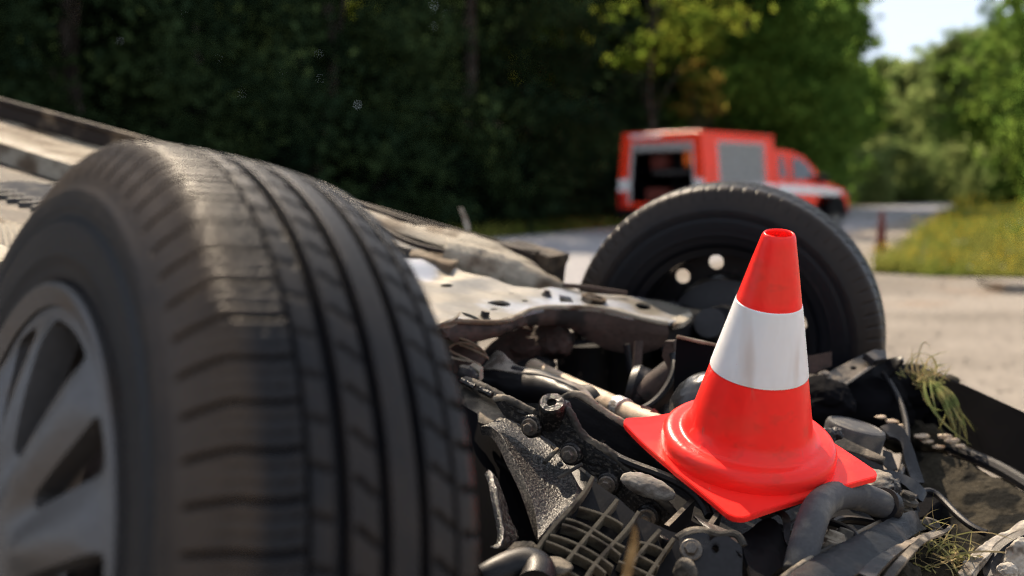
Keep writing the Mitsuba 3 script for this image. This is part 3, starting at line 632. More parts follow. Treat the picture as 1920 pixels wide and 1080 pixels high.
put('rubber_boot', join(*[lathe([[0, -.011], [.045 + .006 * (k_ % 2), -.011], [.050, 0], [.045, .011], [0, .011]], D(1190 + k_ * 16, 738 + k_ * 8, 1.78), unit(FV * .9 + RV * .2), 32) for k_ in range(4)]), 'black_plastic', car)
put('cavity_bracket', slab(RP_(.22), [(1246, 640), (1262, 640), (1266, 690), (1256, 700), (1240, 668)], .02, .002), 'brown_bracket', car)
put('lower_arm', tube([D(1215, 745, 1.75), D(1262, 705, 1.74), D(1300, 680, 1.74)], [.03, .028, .03], 16, 12), 'brown_bracket', car)
put('shield_plate', slab(Plane(D(1300, 690, 1.62), unit([-.12, -1, .15])), [(1269, 632), (1275, 629), (1348, 650), (1420, 672), (1420, 780), (1262, 780), (1264, 700)], .006, .0015), 'matte_black', car, label='flat black shield standing behind the cone')
put('shield_edge_highlight', tube([D(1269, 631, 1.62), D(1345, 648, 1.62), D(1420, 671, 1.62)], .003, 12, 6, straight=True), 'cream', car)  # pale tube drawn as the lit top edge of the shield
put('catalyst', displace(blob(D(1334, 782, 1.55), [.062, .062, .066], .05, seed=2, sub=5), .004, 30), 'glossy_black', car, label='glossy dark bulge of the exhaust beside the cone')

# ---- tan pipe and grey moulded arm
pp = [D(1000, 690, 1.86), D(1062, 722, 1.76), D(1130, 752, 1.66), D(1200, 784, 1.56), D(1300, 826, 1.46), D(1400, 868, 1.40)]
put('exhaust_pipe', tube(pp, .0165, 60, 28), 'tan_pipe', car, label='tan dusty metal pipe running under the cone')
put('worn_patch', displace(refine(tube([D(1158, 762, 1.615), D(1172, 768, 1.595)], .0172, 6, 26), .004), .002, 200), 'worn_alloy', car)
put('pipe_bracket', join(loft([[D(1200, 760, 1.555), D(1213, 762, 1.55), D(1226, 768, 1.545)], [D(1204, 770, 1.55), D(1216, 780, 1.54), D(1222, 790, 1.535)]], 12, 6, .003), slab(Plane(D(1222, 780, 1.53), [-.2, -1, .3]), [(1214, 800), (1218, 772), (1226, 765), (1234, 772), (1240, 798)], .006, .001)), 'rust_red', car, label='small rust red bracket on the tan pipe')
ap = [[(911, 684), (948, 667), (962, 681), (1005, 693), (1055, 709), (1096, 728), (1113, 748)],
      [(896, 700), (921, 694), (958, 699), (1000, 702), (1050, 715), (1088, 734), (1113, 756)],
      [(890, 708), (918, 708), (955, 713), (1000, 715), (1045, 724), (1085, 741), (1112, 760)],
      [(886, 716), (925, 738), (965, 752), (1008, 757), (1050, 757), (1086, 760), (1110, 764)]]
ad = [1.74, 1.70, 1.685, 1.69]
put('moulded_arm', loft([[D(x, y, ad[i] - .0008 * (x - 900)) for x, y in l] for i, l in enumerate(ap)], 60, 24, .012, .004, 40), 'black_plastic', car, smooth=50, label='black moulded arm with a dusty lit top')
put('arm_top', loft([[D(x, y - 1.5, 1.738 - .0008 * (x - 900)) for x, y in ap[0]], [D(x, y - 2, 1.698 - .0008 * (x - 900)) for x, y in ap[1]]], 50, 8, .004, .002, 60), 'pale_dust', car, smooth=50)
for a_, b_, c_, d_ in (((842, 652), (866, 643), (892, 652), (905, 666)), ((862, 646), (885, 655), (906, 666), (915, 672)), ((842, 657), (866, 669), (888, 680), (903, 690)), ((845, 670), (868, 675), (888, 679), (900, 686)), ((858, 634), (878, 640), (893, 648), (912, 668))):
    put('bracket_edge', tube([D(*a_, 1.62), D(*b_, 1.62), D(*c_, 1.62), D(*d_, 1.63)], .0022, 16, 6), 'cream', car)
put('bracket_plate', slab(Plane(D(870, 665, 1.66), [-.1, -.75, .66]), [(838, 650), (866, 645), (912, 668), (896, 690), (905, 700), (870, 705), (838, 690)], .006, .001), 'brown_bracket', car)
put('bracket_tab', slab(Plane(D(890, 685, 1.60), [0, -.4, .92]), [(880, 684), (889, 679), (906, 688), (898, 696)], .02, .001), 'cream', car)
put('loom_plug', displace(tube([D(858, 700, 1.58), D(875, 705, 1.58), D(890, 714, 1.58)], [.012, .015, .010], 14, 10), .006, 120), 'casting', car)

# ---- gearbox and engine joint
FR = -.15
fp = RP_(FR)
def lump(plane, pts, t, holes=(), rnd=.004): return slab2d(poly2d(plane, pts, holes, rnd), t, .0025)
flange_pts = [(925, 752), (944, 751), (998, 776), (1012, 760), (1036, 748), (1058, 757), (1064, 776), (1076, 800), (1086, 818), (1116, 838), (1156, 866), (1178, 890), (1232, 940), (1262, 968), (1284, 1010), (1300, 1004), (1312, 1024), (1304, 1052), (1280, 1050), (1254, 1010), (1224, 992), (1196, 968), (1160, 936), (1118, 900), (1082, 872), (1034, 830), (996, 806), (946, 784)]
fl = lump(fp, flange_pts, .016, rnd=.002)
BOLTS = [(999, 798), (1073, 849), (1143, 906), (1218, 967), (1293, 1031)]
ms = [fl]
for b in BOLTS:
    o = fp.uv(*b); c = lathe([[0, -.018], [.0165, -.018], [.0155, .006], [.013, .0085], [0, .0085]], [0, 0, 0], [0, 0, 1], 28); c.apply_translation([o[0], o[1], 0]); ms.append(c)
M = m3.Manifold.batch_boolean([to_man(c) for mm in ms for c in mm.split(only_watertight=False)], m3.OpType.Add).refine_to_length(.0035)
put('gearbox_flange', fromuv(displace(from_man(M), .0024, 260, 3, 4), fp), 'grime', car, smooth=40, label='oily black joint flange with a row of bolts')
for i, b in enumerate(BOLTS):
    put('bolt', bolt(fp.hit(*b) + (-RV) * .0095, unit(-RV + .12 * FV), .0072, .009, i * .7), 'bolt_metal', car, smooth=30)
# hollow boss on top of the flange
bo = fp.hit(1036, 766)
put('hollow_boss', displace(refine(lathe([[.0065, -.02], [.0065, .012], [.0155, .0125], [.0175, .009], [.0185, -.03], [.0065, -.03], [.0065, -.02]], bo, unit(UV * .8 - RV * .55), 40), .005), .003, 150, 2), 'grime', car, smooth=40, label='hollow oily boss with a round hole')
# engine-side wall and ribs
wp = RP_(-.085)
put('engine_wall', rough(slab(wp, [(1050, 752), (1060, 746), (1078, 742), (1120, 768), (1172, 800), (1260, 862), (1300, 905), (1230, 905), (1172, 872), (1110, 830), (1072, 800)], .014, .002), .010, .003, 90, 2), 'casting', car)
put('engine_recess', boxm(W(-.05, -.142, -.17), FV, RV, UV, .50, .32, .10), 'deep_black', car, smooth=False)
def rib(p, q, d0, d1, h=.018, w=.004, up=UV):
    a, b = D(*p, d0), D(*q, d1); e = unit(b - a); n = unit(up - e * (up @ e)); s_ = np.cross(e, n)
    return boxm(a - s_ * w / 2 - n * h, e, s_, n, np.linalg.norm(b - a), w, h)
for p_, q_, d0, d1 in (((1088, 815), (1103, 801), 1.42, 1.50), ((1113, 842), (1144, 815), 1.36, 1.46)):
    put('stiffening_rib', rib(p_, q_, d0, d1, .03, .005), 'casting', car)
put('sump_rim', tube([D(1130, 838, 1.37), D(1180, 868, 1.34), D(1262, 900, 1.31), D(1330, 968, 1.26)], .006, 30, 8), 'casting', car)
put('pale_boss', displace(blob(D(1214, 912, 1.30), [.036, .017, .013], .06, seed=5, sub=5, axes=[FV, RV, UV]), .003, 120), 'pale_dust', car, label='pale worn lump of casting beside the cone foot')

EDGE = [(925, 751), (946, 750), (972, 762), (998, 775)], [(1060, 770), (1078, 800), (1088, 816), (1116, 836), (1156, 864), (1180, 888), (1206, 914), (1234, 938)], [(1234, 938), (1262, 968), (1282, 1004)]
for e_ in EDGE: put('flange_edge', displace(refine(tube([fp.hit(*p) + RV * .006 for p in e_], .0055, 40, 10), .004), .004, 260, 5), 'dusty_casting', car)  # speckled dust tubes, also added as highlights that pick out the edges
put('engine_wall_edge', displace(refine(tube([wp.hit(*p) + RV * .006 for p in ((1048, 753), (1060, 745), (1078, 741), (1120, 767), (1172, 799), (1215, 830))], .0058, 40, 10), .004), .002, 200), 'dusty_casting', car)
# bell housing side, black opening and web
u1 = [(952, 768), (985, 800), (1030, 836), (1068, 880), (1082, 912), (1068, 940)]
u2 = [(925, 790), (962, 815), (1000, 868), (1024, 915), (1036, 955), (1030, 985)]
u3 = [(900, 800), (938, 815), (962, 860), (985, 905), (1003, 960), (1008, 1012)]
def dl(pts, d): return [D(x, y, dd) for (x, y), dd in zip(pts, np.linspace(d[0], d[1], len(pts)))]
put('bell_housing', loft([dl(u1, (1.54, 1.26)), dl(u2, (1.47, 1.21)), dl(u3, (1.43, 1.19))], 240, 110, .012, .0030, 330, 8), 'grain', car, smooth=True, label='grainy oil-crusted side of the bell housing')
put('housing_crown', rough(join(slab(Plane(D(920, 755, 1.53), unit(UV * .9 - RV * .35), FV), [(840, 700), (868, 708), (905, 722), (965, 750), (992, 772), (955, 792), (905, 800), (876, 790), (862, 745), (836, 730)], .06, .006, rnd=.006), tube([D(872, 715, 1.56), D(915, 735, 1.53), D(955, 757, 1.51)], [.008, .010, .008], 20, 12)), .005, .004, 110, 2), 'dusty_casting', car, label='dusty lumpy crown of the gearbox')
for p_, q_ in (((865, 713), (890, 726)), ((900, 730), (922, 741)), ((950, 764), (995, 788)), ((962, 760), (1004, 780))):
    put('crown_ridge', displace(refine(tube([D(*p_, 1.50), D(*q_, 1.49)], .0045, 10, 8), .004), .003, 220), 'grime', car)
put('housing_void', loft([dl([(840, 740), (845, 880), (850, 1090)], (1.5, 1.3)), dl([(930, 790), (990, 900), (1012, 1040)], (1.52, 1.34)), dl([(1000, 800), (1050, 900), (1060, 1040)], (1.56, 1.38))], 20, 12, .02), 'matte_black', car)  # black sheet stands for the darkness inside the opening
put('inner_web', loft([dl([(916, 880), (928, 905), (936, 950), (944, 1000), (930, 1030)], (1.26, 1.15)), dl([(926, 890), (944, 925), (958, 970), (972, 1008), (950, 1034)], (1.30, 1.18))], 60, 14, .008, .005, 150, 3), 'grime', car, smooth=True)
put('pale_foot', rough(slab(Plane(D(970, 1035, 1.165), unit(UV * .8 - RV * .6), FV), [(922, 1056), (945, 1030), (965, 1012), (998, 1010), (1010, 1022), (985, 1046), (955, 1064)], .02, .004, rnd=.004), .005, .002, 120), 'dusty_casting', car, label='pale dusty foot of the bell housing')
put('rubber_sleeve', tube([D(905, 1085, 1.10), D(945, 1070, 1.11), D(990, 1062, 1.12), D(1005, 1100, 1.09)], [.014, .018, .020, .02], 24, 20), 'black_plastic', car)
# ribbed grid of the gearbox casing
gp = Plane(D(1140, 1000, 1.17), unit(-.50 * RV + .22 * FV + .84 * UV), FV)
gpts = [(1112, 890), (1100, 912), (1060, 965), (1000, 1048), (960, 1100), (1240, 1150), (1400, 1100), (1330, 1010), (1255, 985), (1200, 960), (1150, 918)]
gfl = Plane(gp.o - gp.n * .020, gp.n, FV)
def cen(b): return [(x + 3, y + 8) for x, y in b]
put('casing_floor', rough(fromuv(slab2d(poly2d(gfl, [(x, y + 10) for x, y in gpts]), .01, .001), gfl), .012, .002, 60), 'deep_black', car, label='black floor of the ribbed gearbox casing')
def plane_rib(pts, w=.0036, h=.020):
    c = spline(np.array([gp.uv(*p) for p in pts]), 14) if len(pts) > 2 else np.array([gp.uv(*p) for p in pts])
    L = LineString(c).buffer(w / 2, cap_style=2)
    m = slab2d(L, h, .0007); return fromuv(m, gp)
ribs = [[(1112, 892), (1092, 925), (1061, 961), (998, 1046)], [(1158, 935), (1146, 950), (1111, 992), (1040, 1082)], [(1198, 958), (1185, 978), (1150, 1018), (1095, 1088)], [(1238, 992), (1200, 1036), (1160, 1092)], [(1264, 1008), (1240, 1042), (1205, 1094)],
    [(1086, 950), (1110, 957), (1138, 967), (1168, 984)], [(1061, 972), (1088, 980), (1114, 993), (1142, 1010), (1172, 1026)], [(1054, 982), (1080, 990), (1108, 1003), (1134, 1018), (1164, 1040)], [(1032, 1002), (1060, 1010), (1086, 1021), (1112, 1035), (1150, 1062)], [(1024, 1014), (1050, 1024), (1076, 1036), (1104, 1050), (1136, 1074)],
    [(998, 1046), (1030, 1058), (1060, 1068), (1086, 1082)], [(1200, 1016), (1225, 1022), (1250, 1036)], [(1176, 1032), (1212, 1048), (1236, 1062)], [(1160, 1052), (1196, 1066), (1230, 1084)]]
for i, r_ in enumerate(ribs): put('casing_rib', plane_rib(r_, .0042 if i < 5 else .0032, .020 if i < 5 else .017 + .0004 * (i % 3)), 'rib_dust', car, smooth=30)
put('casing_web', tube([D(1021, 868, 1.37), D(1034, 854, 1.385), D(1046, 842, 1.40)], .0028, 10, 8), 'dusty_casting', car)
put('casing_web', tube([D(1046, 896, 1.32), D(1068, 884, 1.325), D(1092, 870, 1.33)], .0025, 10, 8), 'dusty_casting', car)
put('casing_wall', loft([dl([(1034, 834), (1082, 876), (1118, 904), (1160, 940), (1196, 972), (1250, 1012)], (1.50, 1.185)), dl([(1062, 880), (1084, 912), (1112, 946), (1146, 975), (1190, 1004), (1240, 1040)], (1.44, 1.185))], 50, 10, .006, .003, 80), 'deep_black', car, smooth=True)
put('grey_pad', blob(D(1035, 1062, 1.135), [.022, .02, .008], .15, seed=31), 'dusty_casting', car)
# bracket with a hole at the bottom right of the joint
bp = Plane(D(1330, 1040, 1.14), unit(-RV * .75 + UV * .6 + FV * .1), FV)
put('lug_bracket', rough(slab(bp, [(1272, 1006), (1318, 994), (1332, 998), (1330, 1014), (1344, 1002), (1360, 1001), (1392, 1022), (1392, 1100), (1300, 1110), (1276, 1062)], .012, .002, holes=[ell(1341, 1028, 7, 8)]), .006, .0018, 90), 'dark_steel', car, label='dark lug bracket with a round hole')
put('lug_edge_highlight', tube([bp.hit(*p) - bp.n * .003 for p in ((1270, 1008), (1316, 993), (1333, 997), (1346, 1001), (1361, 1000), (1394, 1022))], .0042, 30, 8), 'dusty_casting', car)  # dusty top edge, the pale tube doubles as a painted highlight
put('bolt', bolt(bp.hit(1296, 1032) + bp.n * .002, bp.n, .0075, .009), 'bolt_metal', car)
put('nut', displace(blob(D(1284, 1072, 1.08), [.012, .012, .014], .2, seed=13), .002, 100), 'dusty_casting', car)

# ---- under and right of the cone
put('oil_pan', rough(join(slab(UP_(-.075), [(1120, 845), (1180, 870), (1262, 930), (1330, 980), (1400, 1030), (1520, 1010), (1640, 940), (1560, 820), (1400, 760), (1230, 800)], .05, .004)), .02, .006, 30), 'dusty_casting', car, label='dusty oil pan under the cone')
put('oil_pan_rib', rib((1250, 985), (1300, 935), 1.22, 1.30, .03, .006), 'casting', car)
put('oil_pan_rib', rib((1330, 985), (1352, 952), 1.20, 1.26, .03, .006), 'casting', car)
put('cone_rest', join(tube([D(1240, 868, 1.40), D(1310, 900, 1.34), D(1385, 940, 1.28)], .016, 12, 12), tube([D(1560, 900, 1.42), D(1500, 920, 1.36), D(1430, 950, 1.28)], .016, 12, 12)), 'black_plastic', car)
vp = Plane(D(1420, 1010, 1.15), unit([-.25, -.9, .3]))
put('torn_guard', loft([[D(1380, 1000, 1.23), D(1415, 985, 1.25), D(1445, 972, 1.26), D(1462, 985, 1.25)], [D(1395, 1035, 1.20), D(1425, 1020, 1.22), D(1455, 1010, 1.23), D(1478, 1020, 1.23)], [D(1410, 1100, 1.15), D(1440, 1085, 1.17), D(1468, 1065, 1.19), D(1492, 1060, 1.19)]], 40, 20, .004, .008, 40, 3), 'truck_dark', car, smooth=40)
put('torn_guard', loft([[D(1450, 958, 1.27), D(1468, 975, 1.25), D(1470, 1005, 1.23), D(1488, 1030, 1.21)], [D(1462, 955, 1.27), D(1482, 975, 1.25), D(1482, 1005, 1.23), D(1500, 1032, 1.21)]], 30, 8, .003, .003, 60, 9), 'black_plastic', car)
put('torn_guard', loft([[D(1300, 965, 1.21), D(1340, 985, 1.19), D(1384, 1000, 1.17)], [D(1330, 1000, 1.18), D(1350, 1010, 1.16), D(1392, 1040, 1.13)]], 24, 10, .004, .008, 40, 5), 'black_plastic', car)
put('bay_floor', loft([dl([(1380, 1120), (1480, 1060), (1600, 1010), (1750, 960)], (1.22, 1.6)), dl([(1420, 1000), (1520, 960), (1640, 930), (1800, 900)], (1.45, 1.8))], 30, 12, .02, .02, 20), 'matte_black', car)
put('coolant_hose', tube([D(1497, 1075, 1.16), D(1505, 1040, 1.17), D(1520, 985, 1.20), D(1540, 945, 1.25), D(1575, 928, 1.30), D(1615, 932, 1.33), D(1652, 946, 1.34), D(1668, 956, 1.35)], [.0175, .0175, .0175, .0178, .0178, .0178, .0178, .0178], 70, 26), 'hose', car, smooth=True, label='grey rubber hose bending under the cone')
put('hose_clamp', tube([D(1655, 946, 1.338), D(1660, 949, 1.342), D(1665, 952, 1.346)], [.0215, .0222, .0215], 8, 30), 'black_plastic', car)
put('housing_lump', rough(join(blob(D(1632, 910, 1.42), [.035, .03, .022], .25, seed=41), blob(D(1662, 918, 1.44), [.018, .02, .018], .2, seed=42)), .006, .004, 100), 'casting', car)
for x, y in ((1678, 940), (1700, 936), (1690, 950)):
    put('bolt', bolt(D(x, y, 1.44), unit(UV + .1 * FV), .010, .010, x), 'dusty_casting', car)
put('bolt_seat', slab(UP_(-.088), [(1672, 952), (1716, 948), (1716, 960), (1690, 966), (1668, 962)], .012, .002), 'dusty_casting', car)
# cross member rail with its curled flange
put('cross_member', loft([dl([(1440, 1110), (1510, 1055), (1570, 1022), (1636, 988), (1688, 964), (1722, 958)], (1.05, 1.42)), dl([(1470, 1118), (1545, 1066), (1604, 1036), (1660, 1006), (1704, 984), (1728, 978)], (1.03, 1.40)), dl([(1520, 1130), (1590, 1086), (1640, 1054), (1686, 1022), (1718, 1000), (1738, 992)], (1.03, 1.40))], 90, 30, .006, .004, 60, 4), 'rail_steel', car, smooth=40, label='dark steel cross member running to the lower right')
put('cross_member_highlight', tube(dl([(1440, 1108), (1510, 1053), (1570, 1020), (1636, 986), (1690, 962)], (1.05, 1.40)), .0032, 40, 8), 'dusty_casting', car)  # pale tube stands for the light along the upper rail edge
put('rail_flange', loft([dl([(1635, 1120), (1668, 1065), (1700, 1030), (1730, 1004), (1760, 995), (1783, 984)], (1.02, 1.38)), dl([(1655, 1120), (1682, 1072), (1712, 1038), (1738, 1014), (1766, 1001), (1785, 990)], (1.01, 1.375))], 50, 8, .005, .003, 80), 'dusty_casting', car, label='curled pale edge of the torn rail')
put('rail_flange', loft([dl([(1610, 1075), (1648, 1040), (1690, 1018), (1728, 1002), (1755, 992)], (1.08, 1.40)), dl([(1640, 1085), (1668, 1052), (1702, 1024), (1735, 1006), (1760, 997)], (1.06, 1.39))], 40, 10, .004, .004, 80, 3), 'dark_steel', car)
for x, y, d_ in ((1745, 984, 1.43), (1565, 1010, 1.24), (1585, 1005, 1.26), (1562, 1030, 1.22)):
    put('rail_bolt', displace(lathe([[0, -.006], [.014, -.006], [.016, 0], [.011, .003], [.009, .008], [0, .009]], D(x, y, d_), unit(UV + .2 * RV), 26), .002, 90), 'dusty_casting', car)
# reservoir cap with plate, strap and lever
put('reservoir_cap', lathe([[0, -.045], [.044, -.045], [.045, -.006], [.043, -.001], [.038, .001], [.036, -.001], [0, -.001]], D(1606, 797, 1.62), unit(UV + .05 * RV), 56), 'hose', car, label='round grey cap standing right of the cone')
put('cap_plate', slab(Plane(D(1600, 840, 1.56), unit(UV * .8 - RV * .5)), [(1545, 815), (1572, 815), (1600, 828), (1660, 856), (1656, 866), (1610, 852), (1560, 838), (1548, 830)], .012, .002), 'dusty_casting', car)
put('cap_bracket', rough(slab(Plane(D(1600, 855, 1.55), unit(UV * .6 - RV * .7)), [(1552, 832), (1600, 850), (1656, 872), (1662, 892), (1640, 900), (1590, 880), (1555, 862)], .02, .002), .012, .004, 60), 'black_plastic', car)
put('cap_clip', rough(join(blob(D(1548, 818, 1.53), [.014, .012, .012], .3, seed=3), blob(D(1565, 814, 1.54), [.012, .012, .010], .3, seed=8)), .005, .003, 120), 'dark_steel', car)
put('strap', loft([[D(1650, 800, 1.66), D(1690, 800, 1.66), D(1708, 830, 1.64), D(1722, 870, 1.62), D(1734, 905, 1.60)], [D(1668, 818, 1.64), D(1686, 826, 1.64), D(1694, 850, 1.62), D(1702, 880, 1.60), D(1712, 905, 1.58)]], 40, 10, .006, .002, 40), 'black_plastic', car)
put('lever', loft([[D(1655, 880, 1.56), D(1692, 888, 1.55), D(1722, 905, 1.54), D(1738, 925, 1.54)], [D(1660, 895, 1.55), D(1690, 905, 1.54), D(1712, 925, 1.53), D(1730, 941, 1.53)]], 30, 12, .010, .002, 30), 'glossy_black', car)
put('cap_side_plate', slab(Plane(D(1670, 865, 1.62), [-.3, -.8, .5]), [(1655, 842), (1672, 848), (1684, 880), (1668, 884), (1655, 870)], .006, .001), 'hose', car)
# bolted plate, small upright plate and torn end before the far wheel
tp = UP_(-.035)
tpl = Plane(D(1600, 700, 1.84), unit(UV * .92 - RV * .40), FV)
put('tower_plate', slab(tpl, [(1500, 728), (1508, 700), (1545, 702), (1565, 690), (1612, 666), (1636, 658), (1652, 662), (1648, 678), (1612, 700), (1580, 722), (1560, 730), (1530, 726)], .008, .002, holes=[ell(1600, 690, 5, 2.5)]), 'dark_steel', car, label='bolted dusty plate in front of the far wheel')
put('plate_flange', slab(Plane(D(1645, 668, 1.86), unit(UV - RV * .2 + FV * .3), FV), [(1622, 662), (1640, 654), (1662, 656), (1664, 672), (1640, 676)], .012, .002), 'dark_steel', car)
put('plate_edge', tube([tpl.hit(*p) for p in ((1500, 729), (1530, 727), (1560, 731), (1581, 723), (1613, 701), (1648, 679))], .003, 24, 7), 'pale_dust', car)
put('tower_bolt', bolt(D(1547, 704, 1.83), unit(UV * .9 - RV * .45), .007, .007), 'bolt_metal', car)
put('upright_tab', slab(Plane(D(1535, 680, 1.86), [-.1, -1, .2]), [(1490, 672), (1560, 659), (1560, 686), (1524, 702), (1490, 706)], .004, .001), 'brown_bracket', car)
put('torn_corner', loft([[D(1630, 690, 1.92), D(1655, 676, 1.90), D(1692, 668, 1.88)], [D(1640, 730, 1.90), D(1668, 705, 1.88), D(1690, 675, 1.87)]], 20, 8, .006, .006, 40), 'black_plastic', car)
put('tower_shadow_mass', rough(join(blob(D(1600, 760, 1.92), [.11, .10, .055], .25, seed=51), blob(D(1660, 735, 2.0), [.08, .10, .06], .3, seed=52), blob(D(1540, 750, 1.8), [.05, .06, .04], .3, seed=53)), .02, .012, 30), 'matte_black', car)  # lumps coloured black to read as shadow below the plate
for i, pts in enumerate(([(1530, 835, 1.50), (1585, 870, 1.48), (1640, 905, 1.46), (1690, 925, 1.46), (1720, 960, 1.46)], [(1655, 700, 1.88), (1690, 760, 1.80), (1700, 840, 1.68), (1680, 910, 1.52)], [(1560, 990, 1.32), (1600, 975, 1.36), (1655, 985, 1.36), (1700, 1000, 1.36)], [(1480, 1000, 1.26), (1530, 975, 1.30), (1575, 985, 1.28), (1610, 1020, 1.24)], [(1700, 950, 1.5), (1760, 930, 1.55), (1800, 970, 1.5), (1850, 1000, 1.46)], [(1195, 770, 1.62), (1240, 740, 1.64), (1262, 700, 1.66), (1258, 660, 1.70)])):
    put('cable', tube([D(*q) for q in pts], .0042 + .0008 * (i % 3), 40, 9), 'black_plastic', car)
# black bumper skin torn open on the right, soil packed in it
put('bumper_skin', loft([[D(1655, 700, 2.12), D(1735, 700, 2.0), D(1768, 708, 1.95), D(1850, 742, 1.83), D(1920, 775, 1.74), D(2060, 850, 1.6)], [D(1660, 790, 2.05), D(1740, 810, 1.93), D(1790, 835, 1.88), D(1860, 865, 1.78), D(1930, 905, 1.7), D(2080, 1000, 1.55)]], 60, 16, .008, .006, 14, 3), 'matte_black', car, label='torn black bumper skin at the right edge')
put('bumper_lip', tube([D(1660, 812, 1.95), D(1722, 812, 1.9), D(1790, 842, 1.83), D(1860, 872, 1.75), D(1930, 912, 1.66), D(2040, 980, 1.55)], .012, 40, 10), 'dark_steel', car)
put('bumper_inner', loft([[D(1690, 845, 1.84), D(1760, 850, 1.80), D(1840, 880, 1.72), D(1930, 930, 1.62), D(2040, 1000, 1.5)], [D(1690, 940, 1.74), D(1770, 950, 1.66), D(1850, 975, 1.58), D(1940, 1000, 1.5), D(2060, 1060, 1.4)], [D(1720, 1040, 1.62), D(1780, 1060, 1.54), D(1850, 1080, 1.47), D(1940, 1110, 1.4), D(2060, 1150, 1.3)]], 70, 40, .02, .022, 24, 6), 'soil', car, smooth=True, label='soil-caked inner side of the torn bumper')
put('torn_foam_edge', loft([[D(1795, 1075, 1.36), D(1830, 1028, 1.40), D(1868, 1004, 1.42), D(1900, 985, 1.42), D(1945, 955, 1.42)], [D(1812, 1095, 1.34), D(1850, 1045, 1.38), D(1885, 1020, 1.40), D(1915, 1003, 1.40), D(1955, 975, 1.40)]], 60, 10, .012, .010, 60, 3), 'pale_tear', car, smooth=True, label='pale torn strip in the lower right corner')
put('torn_foam_edge', rough(join(blob(D(1915, 1055, 1.34), [.022, .012, .03], .3, seed=61), blob(D(1890, 1072, 1.33), [.012, .01, .012], .3, seed=62)), .005, .004, 100), 'pale_tear', car)
put('inner_frame', join(tube([D(1860, 1100, 1.36), D(1880, 1040, 1.40), D(1920, 1015, 1.40), D(1980, 1010, 1.40)], .016, 20, 10), tube([D(1895, 1110, 1.36), D(1905, 1040, 1.38), D(1960, 1020, 1.38)], .012, 20, 10)), 'black_plastic', car)
put('packed_soil', rough(join(*[blob(D(x, y, d_), np.array([.05, .05, .035]) * s_, .35, seed=int(x)) for x, y, d_, s_ in ((1700, 1050, 1.5, 1.1), (1740, 1075, 1.42, 1.0), (1790, 1085, 1.42, .9), (1660, 1085, 1.3, .8), (1700, 720, 2.06, 1.2), (1740, 740, 2.02, 1.3), (1690, 760, 2.03, 1.3), (1760, 775, 1.98, 1.0), (1690, 815, 1.9, .9), (1745, 830, 1.88, .8))]), .01, .012, 60), 'soil', car, smooth=True, kind='stuff')
for i, (x, y, d_) in enumerate(((1652, 782, 1.78), (1672, 790, 1.78), (1690, 800, 1.77), (1728, 818, 1.80), (1740, 828, 1.80), (1760, 838, 1.80), (1772, 818, 1.80), (1785, 826, 1.79), (1800, 836, 1.78))):
    put('pale_chip', blob(D(x, y, d_), np.array([.012, .007, .004]) * (.8 + .1 * (i % 4)), .4, seed=i), 'tan_pipe', car)

# ------------------------------------------------------------------ the traffic cone
cn = np.array([math.sin(.2856) * math.cos(-1.3888), math.sin(.2856) * math.sin(-1.3888), math.cos(.2856)])
cc = np.array([.2977, 1.3274, .8226 - .28])
e1 = np.array([math.cos(.5303), math.sin(.5303), 0]); e1 = unit(e1 - cn * (e1 @ cn)); e2 = np.cross(cn, e1)
def cplace(m): m = m.copy(); v = m.vertices; m.vertices = cc + v[:, :1] * e1 + v[:, 1:2] * e2 + v[:, 2:3] * cn; return m
cone = thing('traffic_cone', 'red traffic cone with one white band standing tilted on the wreck', 'traffic cone')
sq = Polygon([(-.1, -.1), (.1, -.1), (.1, .1), (-.1, .1)]).buffer(.0175, 10)
bm_ = from_man(to_man(join(*slab2d(sq, .007, .0018).split(only_watertight=False)[:1])))
bm_ = join(*[from_man(to_man(c).refine_to_length(.014)) for c in slab2d(sq, .007, .0018).split(only_watertight=False)])
v = bm_.vertices.copy(); rr_ = np.hypot(v[:, 0], v[:, 1])
v[:, 2] += .010 * np.clip((rr_ - .10) / .06, 0, 1) ** 2 * np.where((v[:, 0] < 0) & (v[:, 1] > 0), 1.1, -.25)    # the left corner curls up a little
bm_.vertices = v
put('base', cplace(bm_), 'cone_red', cone, smooth=32)
H1, RB, RT_ = .2887, .0782, .0193
def cr(z): return RB + (RT_ - RB) * (z - .03) / (H1 - .03)
prof = [[.1080, -.001], [.1096, .006], [.1088, .0135], [.1060, .0195], [.1010, .0232], [.0950, .0242], [.0895, .0238], [.0855, .0248], [.0825, .0278], [.0803, .0325]]
prof += [[cr(z), z] for z in np.linspace(.037, H1 - .004, 40)] + [[RT_ - .0008, H1 - .001], [RT_ - .002, H1], [RT_ - .0035, H1 - .001], [RT_ - .0040, H1 - .004]] + [[cr(z) - .0035, z] for z in np.linspace(H1 - .02, .03, 12)]
cb = revolve(prof, 160); v = cb.vertices.copy()
k_ = np.clip((v[:, 2] - .25) / .04, 0, 1); v[:, 1] *= 1 - .10 * k_; v[:, 0] *= 1 + .04 * k_                       # the mouth is squeezed a little
cb.vertices = v
put('body', cplace(cb), 'cone_red', cone, smooth=True)
Z0, Z1 = .113, .202
bd = revolve([[cr(Z0) - .001, Z0 - .0004], [cr(Z0) + .0006, Z0]] + [[cr(z) + .0007, z] for z in np.linspace(Z0 + .001, Z1 - .001, 20)] + [[cr(Z1) + .0006, Z1], [cr(Z1) - .001, Z1 + .0004]], 160)
put('reflective_band', cplace(bd), 'reflective_white', cone, smooth=True, label='white band with faint brown stains')

